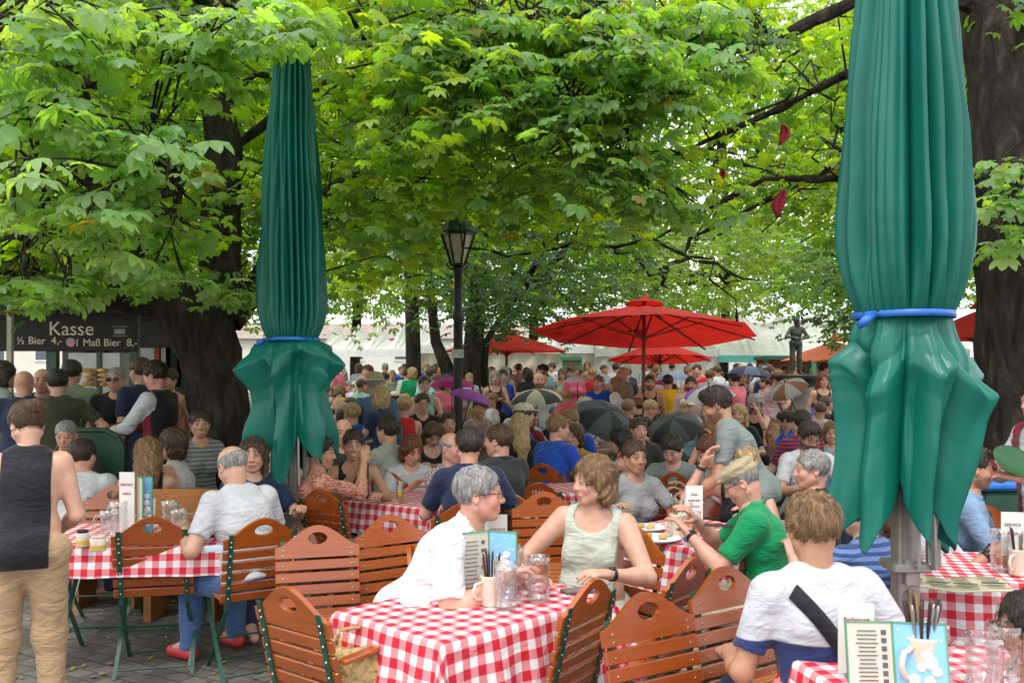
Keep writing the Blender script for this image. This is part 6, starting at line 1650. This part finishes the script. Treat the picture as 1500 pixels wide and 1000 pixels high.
person('dark-haired man in a navy polo shirt with white cuffs, back to us', 686, 5.85, 12, top=627, lean=8, hy=10, shirt=('polo', NV), pants=DJ, hair=('short', 'dark'), collar=NV, rh=(.28, .35, .80), skin='pink', fat=.3)
person('man in a black shirt looking left beside the navy polo shirt', 730, 6.5, 38, top=622, lean=10, hy=30, shirt=('long', DGY), pants=BKC, hair=('short', 'brown'), skin='pink', fat=.3, collar=DGY)
person('blond woman in a black top with her back to us, right of the lamp post', 760, 8.9, 10, top=606, sex='f', shirt=('tee', BKC), pants=DJ, hair=('long', 'blond'))
person('man with a bright blue long-sleeved shirt and glasses in profile', 818, 8.1, -48, top=608, lean=14, hy=-25, shirt=('long', BLUE), pants=BLUE, hair=('short', 'light'), glasses='clear', fat=.7, skin='pink', rh=(.2, .45, .82))
person('woman in mustard yellow just behind the bright blue shirt', 840, 8.8, 150, top=622, sex='f', shirt=('tee', cm('mustard_cotton', (.45, .26, .05))), pants=DJ, hair=('bob', 'brown'))
person('short black-haired woman in red by the big black umbrella', 908, 8.3, 70, top=626, sex='f', hp=-10, shirt=('tank', RED_), pants=DJ, hair=('bob', 'black'))
person('man with yellow sunglasses on his head facing us', 936, 8.8, 190, top=612, shirt=('tee', DGY), pants=DJ, hair=('short', 'brown'), glasses='up', skin='pink')
person('brown-haired person in a grey T-shirt behind the large woman in pale green', 930, 6.3, 200, top=645, lean=4, sex='f', shirt=('tee', cm('light_grey_cotton', (.33, .33, .34))), pants=DJ, hair=('short', 'brown'), rh=(.3, .3, .8), skin='tan')
person('dark-haired man looking down left of the white T-shirt', 985, 7.4, 150, top=640, hp=-30, lean=10, shirt=('tee', GY), pants=DJ, hair=('thick', 'dark'))
person('auburn person in a white T-shirt leaning low over the table', 1040, 6.6, 95, top=640, lean=24, hp=-25, sex='f', shirt=('tee', WT), pants=DJ, hair=('short', 'red'), skin='pink')
person('man in a grey T-shirt standing and leaning over, dark beard stubble', 1074, 5.9, 74, top=570, seated=False, lean=26, hp=-22, shirt=('tee', GY), pants=cm('grey_trousers', (.10, .105, .10)), hair=('thick', 'dark'), beard=.55, skin='tan', rh=(.20, .38, .86), lh=(-.2, .45, .9), root_at=(1.64, 5.9, 0))
person('man with glasses and beard in a white T-shirt facing us, near the right parasol', 1186, 7.3, 185, top=620, hp=-20, lean=8, shirt=('tee', WT), pants=DJ, hair=('thick', 'dark'), beard=.75, glasses='clear', skin='tan')
person('person in a navy and red football shirt behind the bearded man', 1172, 8.3, 20, top=600, shirt=('tee', cm('football_shirt', (.02, .03, .10), pattern='stripe', c2=(.35, .02, .03))), pants=DJ, hair=('short', 'dark'))
person('grey-haired man in a black shirt in profile beside the right parasol', 1188, 5.5, 78, top=660, hy=10, shirt=('tee', BKC), pants=DJ, hair=('short', 'grey'), skin='pink', collar=BKC)
person('blond woman in a black vest raising her hand behind the table card', 1080, 5.85, 150, top=646, hy=-60, hp=-12, sex='f', shirt=('tank', BKC), pants=DJ, hair=('long', 'blond'), rh=(.18, .30, 1.12), rpole=(.5, .1, -1), watch='r')
# main table
person('white-haired man with glasses in a white polo shirt leaning on the large table', 702, 3.85, -112, top=684, lean=32, hy=20, hp=2, fat=1.0, shirt=('polo', cm('white_polo_cotton', (.76, .77, .80))), pants=NV, hair=('short', 'grey'), glasses='clear', collar=cm('white_collar', (.74, .74, .78)), rh=(.10, .46, .84), lh=(-.16, .48, .79), rpole=(.4, -.4, -.9), skin='pink', placket=cm('navy_trim', (.03, .04, .10)))
person('woman in a pale green sleeveless top behind the right end of the large table', 870, 4.4, 163, top=670, lean=10, side=-4, sex='f', fat=1.0, shirt=('wide', PALE), pants=PALE, hair=('bob', 'light'), hy=-52, skin='fair', rh=(.30, .42, .78), lh=(-.16, .40, .78), watch='l', rpole=(.6, -.6, -.6), lpole=(-.6, -.4, -.4))
person('man in a green polo shirt and straw flat cap looking down at his phone', 1086, 4.75, 74, top=678, lean=16, hp=-28, fat=.6, shirt=('polo', GRN), pants=BGE, hair=('crop', 'grey'), glasses='clear', hat=('flatcap', cm('straw_cap', (.42, .35, .22))), collar=GRN, rh=(.10, .44, .90), lh=(-.12, .46, .86), rpole=(.6, .2, -1), watch='l', skin='pink')
flat('mobile_phone', 'dark phone held by the man in the green polo shirt', 'phone', 1052, 770, (.075, .15), BLACKP, 70, z=.90)
person('boy in a white and navy T-shirt, back to us, black strap across him', 1190, 3.12, 8, top=726, lean=8, hy=-6, hp=-8, shirt=('tee', cm('white_navy_cotton', (.52, .53, .58), pattern='split', c2=(.02, .035, .12), c3=.80)), pants=DJ, hair=('thick', 'light'), skin='tan', rh=(.25, .16, .60), lh=(-.22, .32, .66), rpole=(.3, -.6, -.5), lpole=(-.3, -.6, -.5), res=.9)
def strap():
    lab = 'boy in a white and navy T-shirt, back to us, black strap across him'; so, N_, TR_, _ = FRAME[lab]; rt = so.parent
    o = empty('shoulder_bag', (0, 0, 0), 0, 'black shoulder bag slung by its strap across the boy\'s back', 'bag')
    o.location = rt.location; o.rotation_euler = rt.rotation_euler; o.scale = rt.scale
    n = 14; pts = [(-.125 + .29 * i / n, -.05 - .40 * i / n) for i in range(n + 1)]
    on_cloth(so, N_, TR_, pts, .052, BKC, 'strap', o, back=True, lift=.006, th=.005)
    g = G(); g.box((.22, .02, .62), (.07, .2, .2), None, .02); g.build('bag_body', BKC, o)
strap()
person('person in a striped blue top seated behind the parasol post, head hidden', 1262, 4.3, 30, top=716, lean=16, sex='m', shirt=('tee', STR), pants=JN, hair=('short', 'brown'), rh=(.2, .3, .7))
person('man in a denim shirt with sunglasses on his head, looking right', 1426, 5.05, -120, top=656, hy=18, shirt=('long', DEN), cuff=.3, pants=DJ, hair=('undercut', 'dark'), beard=.5, glasses='up', collar=DEN, skin='tan', rh=(.1, .42, .80), lh=(-.2, .4, .80))
person('long-haired woman in white with a big wristwatch, half hidden by the right parasol', 1362, 4.75, -128, top=690, lean=14, sex='f', shirt=('tee', WT), pants=DJ, hair=('long', 'brown'), rh=(.05, .45, .79), lh=(-.05, .45, .80), watch='lr', skin='tan')
person('waiter in a maroon waistcoat at the right edge holding a green tray', 1522, 5.2, 95, top=560, seated=False, shirt=('long', WT), cuff=.8, pants=BKC, hair=('short', 'dark'), rh=(.16, .36, 1.22), lh=(-.18, .38, 1.15), skin='pink', fat=.4)
def waistcoat(label, rt, face): pass
g = G(); g.lathe([(.001, 0), (.10, 0), (.12, .02), (.115, .024), (.098, .01), (.001, .008)], 32); tr = g.build('serving_tray', plain('green_tray', (.010, .075, .022), .35, .2), None, True); tr.location = at(1484, 5.0, 678); tr.rotation_euler = (radians(42), radians(8), 0); tag(tr, 'round green tray held by the waiter at the right edge', 'tray')
person('dark-haired woman with thin glasses at the bottom right corner, facing left', 1508, 2.75, 88, top=868, lean=12, hp=-8, sex='f', shirt=('tank', BKC), pants=DJ, hair=('long', 'dark'), glasses='clear', skin='fair', rh=(.12, .42, .79), lh=(-.1, .48, .79), watch='l')
# a few of the standing and seated people one can tell apart further back
person('man in a straw hat and blue jacket standing behind the left parasol', 550, 9.6, 8, top=548, seated=False, shirt=('long', cm('washed_blue_cotton', (.07, .13, .22))), pants=DJ, hair=('short', 'grey'), hat=('brim', cm('straw_hat', (.40, .31, .18))))
person('blond woman in a navy top and denim shorts standing with a plate', 556, 9.0, 60, top=566, seated=False, sex='f', shirt=('fit', NV), pants=JN, shorts=True, hair=('bob', 'blond'), rh=(.12, .42, 1.05), lh=(-.08, .44, 1.05))
person('woman in a red dress seated right of the blond woman with the plate', 591, 9.9, 20, top=580, sex='f', shirt=('tank', RED_), pants=RED_, hair=('bun', 'blond'))
person('dark-haired man in a black T-shirt with folded arms perched facing us', 619, 10.2, 196, top=576, lean=8, shirt=('tee', BKC), pants=DJ, hair=('short', 'dark'), glasses='clear', rh=(.05, .34, .96), lh=(-.02, .36, .92))
person('woman in an aqua vest resting her chin on her hand', 622, 11.6, 190, top=550, sex='f', shirt=('tank', TLC), pants=DJ, hair=('bun', 'brown'), rh=(.08, .26, 1.2), floor=.18)
person('person in blue stooping beside the straw-hatted man', 515, 9.4, 40, top=590, lean=20, shirt=('tee', BLUE), pants=DJ, hair=('short', 'blond'))
person('bearded man in a dark vest standing under the red parasols', 952, 14.0, 180, top=550, seated=False, shirt=('tank', DGY), pants=DJ, hair=('crop', 'dark'), beard=.6, skin='tan')
person('person in a bright yellow top standing under the red parasols', 978, 14.6, 10, top=549, seated=False, shirt=('tee', YEL), pants=JN, hair=('short', 'dark'))
person('bearded man in a pink shirt right of the yellow top', 1012, 13.2, 170, top=552, seated=False, shirt=('long', cm('pale_pink_cotton', (.6, .42, .42))), pants=DJ, hair=('short', 'black'), beard=.85, skin='tan')
person('bald bearded man in white standing behind the black and cream umbrella', 790, 13.4, 185, top=546, seated=False, shirt=('tee', WT), pants=DJ, hair=('bald', 'dark'), beard=.7, skin='pink')
person('blond woman in a white blouse standing left of the red parasol pole', 902, 14.2, 60, top=552, seated=False, sex='f', shirt=('tee', WT), pants=DJ, hair=('long', 'light'))
person('person in a blue shirt standing at the left under the large red parasol', 876, 14.8, 150, top=550, seated=False, shirt=('tee', BLUE), pants=DJ, hair=('short', 'light'))
# ---------------------------------------------------------------- the crowd
HAIRS = [('dark brown hair', 'dark'), ('brown hair', 'brown'), ('black hair', 'black'), ('light brown hair', 'light'), ('blond hair', 'blond'), ('grey hair', 'grey'), ('auburn hair', 'red')]
CLO = [('black', BKC), ('white', WT), ('navy', NV), ('charcoal', DGY), ('grey', GY), ('bright blue', BLUE), ('maroon', MRN), ('sage', SAGE), ('beige', BGE), ('pink', PNK), ('red', RED_), ('aqua', TLC), ('denim blue', DEN), ('striped grey', GST), ('checked', CHK), ('green', GRN)]
PW = [4, 10, 4, 3, 4, 2.5, 2, 3, 5, 3, 3, 2.5, 4, 1, 3, 1.5]
PRO = []
def proto(kind, **k):
    o = person('prototype ' + kind, 750, 9.0, 0, root_at=(0, -30, 0), pants=DJ, **k); PRO.append((kind, o)); return o
proto('seated man', shirt=('tee', WT), hair=('short', 'dark'), lean=10)
proto('seated man', shirt=('long', WT), hair=('thick', 'dark'), lean=4, hy=25, skin='tan', fat=.5)
proto('seated man', shirt=('tee', WT), hair=('short', 'dark'), glasses='clear', lean=14, hp=-15, skin='pink', rh=(.05, .36, .95))
proto('seated woman', sex='f', shirt=('tee', WT), hair=('long', 'dark'), lean=6, hy=-15)
proto('seated woman', sex='f', shirt=('tank', WT), hair=('bun', 'dark'), lean=4, hy=20, skin='tan', rh=(.1, .3, 1.15), rpole=(.5, .1, -1))
proto('seated man', shirt=('polo', WT), hair=('thick', 'dark'), lean=18, hy=-35, hp=-20, rh=(.02, .38, 1.0), lh=(-.3, .3, .8), fat=.7)
proto('seated man', shirt=('tee', WT), hair=('crop', 'dark'), lean=-4, hy=45, hp=8, skin='tan', lh=(-.35, .1, .75), fat=.3)
proto('seated woman', sex='f', shirt=('tank', WT), hair=('curly', 'dark'), lean=12, hy=35, hp=-12, lh=(-.05, .3, 1.12), lpole=(-.5, .1, -1), skin='pink', fat=.4)
proto('seated woman', sex='f', shirt=('long', WT), hair=('long', 'dark'), lean=2, hy=-40, hr=8, glasses='sun')
proto('standing man', seated=False, shirt=('polo', WT), hair=('thick', 'dark'), hy=-40, fat=.8, rh=(.1, .3, 1.25), skin='pink')
proto('standing woman', seated=False, sex='f', shirt=('tee', WT), hair=('bob', 'dark'), hy=35, fat=.5, rh=(.3, .1, .9), skin='tan')
proto('seated woman', sex='f', shirt=('fit', WT), hair=('bob', 'dark'), lean=10, hp=-10, skin='pink')
proto('bald seated man', shirt=('polo', WT), hair=('rim', 'grey'), lean=6, fat=.8, skin='pink')
proto('capped seated man', shirt=('tee', WT), hair=('short', 'dark'), hat=('cap', BGE), lean=6, hy=10)
proto('standing man', seated=False, shirt=('tee', WT), hair=('short', 'dark'))
proto('standing man', seated=False, shirt=('long', WT), hair=('crop', 'dark'), rh=(.15, .35, 1.1), skin='tan')
proto('standing woman', seated=False, sex='f', shirt=('tank', WT), hair=('long', 'dark'), lh=(-.12, .32, 1.2))
proto('standing woman', seated=False, sex='f', shirt=('tee', WT), hair=('bun', 'dark'))
def far_chair():
    g = G(); R_ = RotM(atan2(.23, 1), 0, 0); bp = lambda z: -.185 - (z - .44) * .23
    b = G(); b.plate(arch(14), 0, .02)
    for v in b.v: p = R_ @ Vector(v); g.v.append((p.x, p.y + bp(.745), p.z + .745))
    g.f += b.f
    for i in range(5): z = .711 - i * .0605; g.box((0, bp(z) + .01, z), (.43, .018, .05), R_)
    g.box((0, .01, .455), (.41, .38, .02))
    for s in (-1, 1): g.bar((s * .18, bp(.8), .8), (s * .19, .19, 0), .022, .008); g.bar((s * .2, .17, .435), (s * .205, -.24, 0), .022, .008)
    return g.build('folding_chair', WOOD)
FC = far_chair(); FC.location = (0, -30, 0)
ZON = [(540, 'right of left parasol'), (600, 'left of first trunk'), (655, 'left of lamp post'), (715, 'right of lamp post'), (780, 'below cream tent'), (850, 'by big black umbrella'), (905, 'left of red parasol pole'), (960, 'right of red parasol pole'), (1020, 'behind green shirt man'), (1085, 'under red parasol rim'), (1150, 'left below statue'), (1210, 'right below statue'), (1300, 'beside right parasol skirt')]
rc = random.Random(21); placed = [(o.location.x, o.location.y) for o in bpy.data.objects if o.name.startswith(('person', 'hand_umbrella')) and o.location.y > 3]
used = set(); tries = 0; made = 0
def hidden_zone(px, d): return False
while made < 232 and tries < 9000:
    tries += 1
    d = 8.6 + 17.5 * rc.random() ** .95; px = rc.uniform(478, 1262)
    if px < 500 and d < 9: continue
    x = (px - 750) * d / F_PX
    md = .62 if d < 13 else .72
    if any((x - a) ** 2 + (d - b) ** 2 < md ** 2 for a, b in placed): continue
    if abs(px - 671) < 8 and d < 10.2: continue
    if (px - 1167) ** 2 < 900 and 13.8 < d < 15.6: continue
    stand = rc.random() < (0 if d < 13 else .35 if d < 17 else .75)
    cand = [q for q in PRO if ('standing' in q[0]) == stand]
    kind, src = rc.choice(cand)
    zn = next(t for m_, t in ZON if px <= m_); row = 'nearer rows' if d < 11.5 else 'middle rows' if d < 16 else 'far rows'
    hn, hc = rc.choices(HAIRS, [4, 4, 1, 4, 4, 2, 2])[0]
    ok = False
    for _ in range(60):
        cn, cmt = rc.choices(CLO, PW)[0]; key = (kind, cn, hn, zn, row)
        if key not in used: ok = True; break
        hn, hc = rc.choice(HAIRS)
    if not ok: continue
    used.add(key)
    hs_ = ', ' + hn if 'bald' not in kind else ''
    lab = f'{kind} in {cn}{hs_}, {row}, {zn}'
    face = rc.choice([0, 180, 90, -90, 20, 160, -30, 200]) + rc.uniform(-25, 25)
    o = tree_copy(src); o.name = 'person'; o.location = (x, d, gz(d)); o.rotation_euler = (0, 0, radians(face)); s_ = rc.uniform(.93, 1.05); o.scale = (s_, s_, s_)
    tag(o, lab, 'person', 'people in the crowd')
    for c in o.children:
        n_ = c.name.split('.')[0]; mt = cmt if n_ in ('shirt', 'top', 'collar') else hair_mat('hair_' + hc, HC[hc]) if n_ == 'hair' and 'bald' not in kind else rc.choice([DJ, BKC, JN, KH, GY]) if n_ == 'trousers' else None
        if mt and c.material_slots: c.material_slots[0].link = 'OBJECT'; c.material_slots[0].material = mt
    placed.append((x, d)); made += 1
    if not stand:
        c = FC.copy(); COL.objects.link(c); c.location = (x, d, gz(d)); c.rotation_euler = (0, 0, radians(face)); tag(c, 'chair of ' + lab.replace('seated ', ''), 'chair', 'chairs in the crowd')
for k_, o in PRO:
    for c in list(o.children_recursive) + [o]: bpy.data.objects.remove(c)
bpy.data.objects.remove(FC)
def vest(person_label, mat, back):
    """a waistcoat worn over the shirt: a close copy of the shirt without its sleeves"""
    o = next(q for q in bpy.data.objects if q.get('label') == person_label); sh_ = next(c for c in o.children if c.name.startswith('shirt'))
    me = sh_.data.copy(); n = len(me.vertices); co = np.empty(n * 3); me.vertices.foreach_get('co', co); co = co.reshape(-1, 3); nr = np.empty(n * 3); me.vertices.foreach_get('normal', nr); nr = nr.reshape(-1, 3)
    V = co + nr * .009; keepv = (np.abs(co[:, 0]) < .175) & (co[:, 2] < co[:, 2].max() - .01); F_ = [tuple(p.vertices) for p in me.polygons if all(keepv[v] for v in p.vertices) and (co[p.vertices[0], 1] < .08 or abs(co[p.vertices[0], 0]) > .03 * (1 + max(0, co[p.vertices[0], 2] - 1.15) * 10))]
    m = mesh_obj('waistcoat', V, F_, mat, o, True); m.data.materials.append(back)
    for p in m.data.polygons:
        if p.center[1] < -.0: p.material_index = 1
    bpy.data.meshes.remove(me)
vest('waiter in a black-backed maroon waistcoat and white sleeves standing by the kiosk', MRN, BKC)
vest('waiter in a maroon waistcoat at the right edge holding a green tray', MRN, MRN)

dg = bpy.context.evaluated_depsgraph_get()
for t in TEXTS:
    me = bpy.data.meshes.new_from_object(t.evaluated_get(dg)); o = bpy.data.objects.new('lettering', me); COL.objects.link(o); o.parent = t.parent; o.location = t.location; o.rotation_euler = t.rotation_euler
    if not me.materials: me.materials.append(t.data.materials[0])
for t in TEXTS: bpy.data.objects.remove(t)
for o in bpy.data.objects:
    if o.name.startswith('lettering'): o.name = 'lettering'
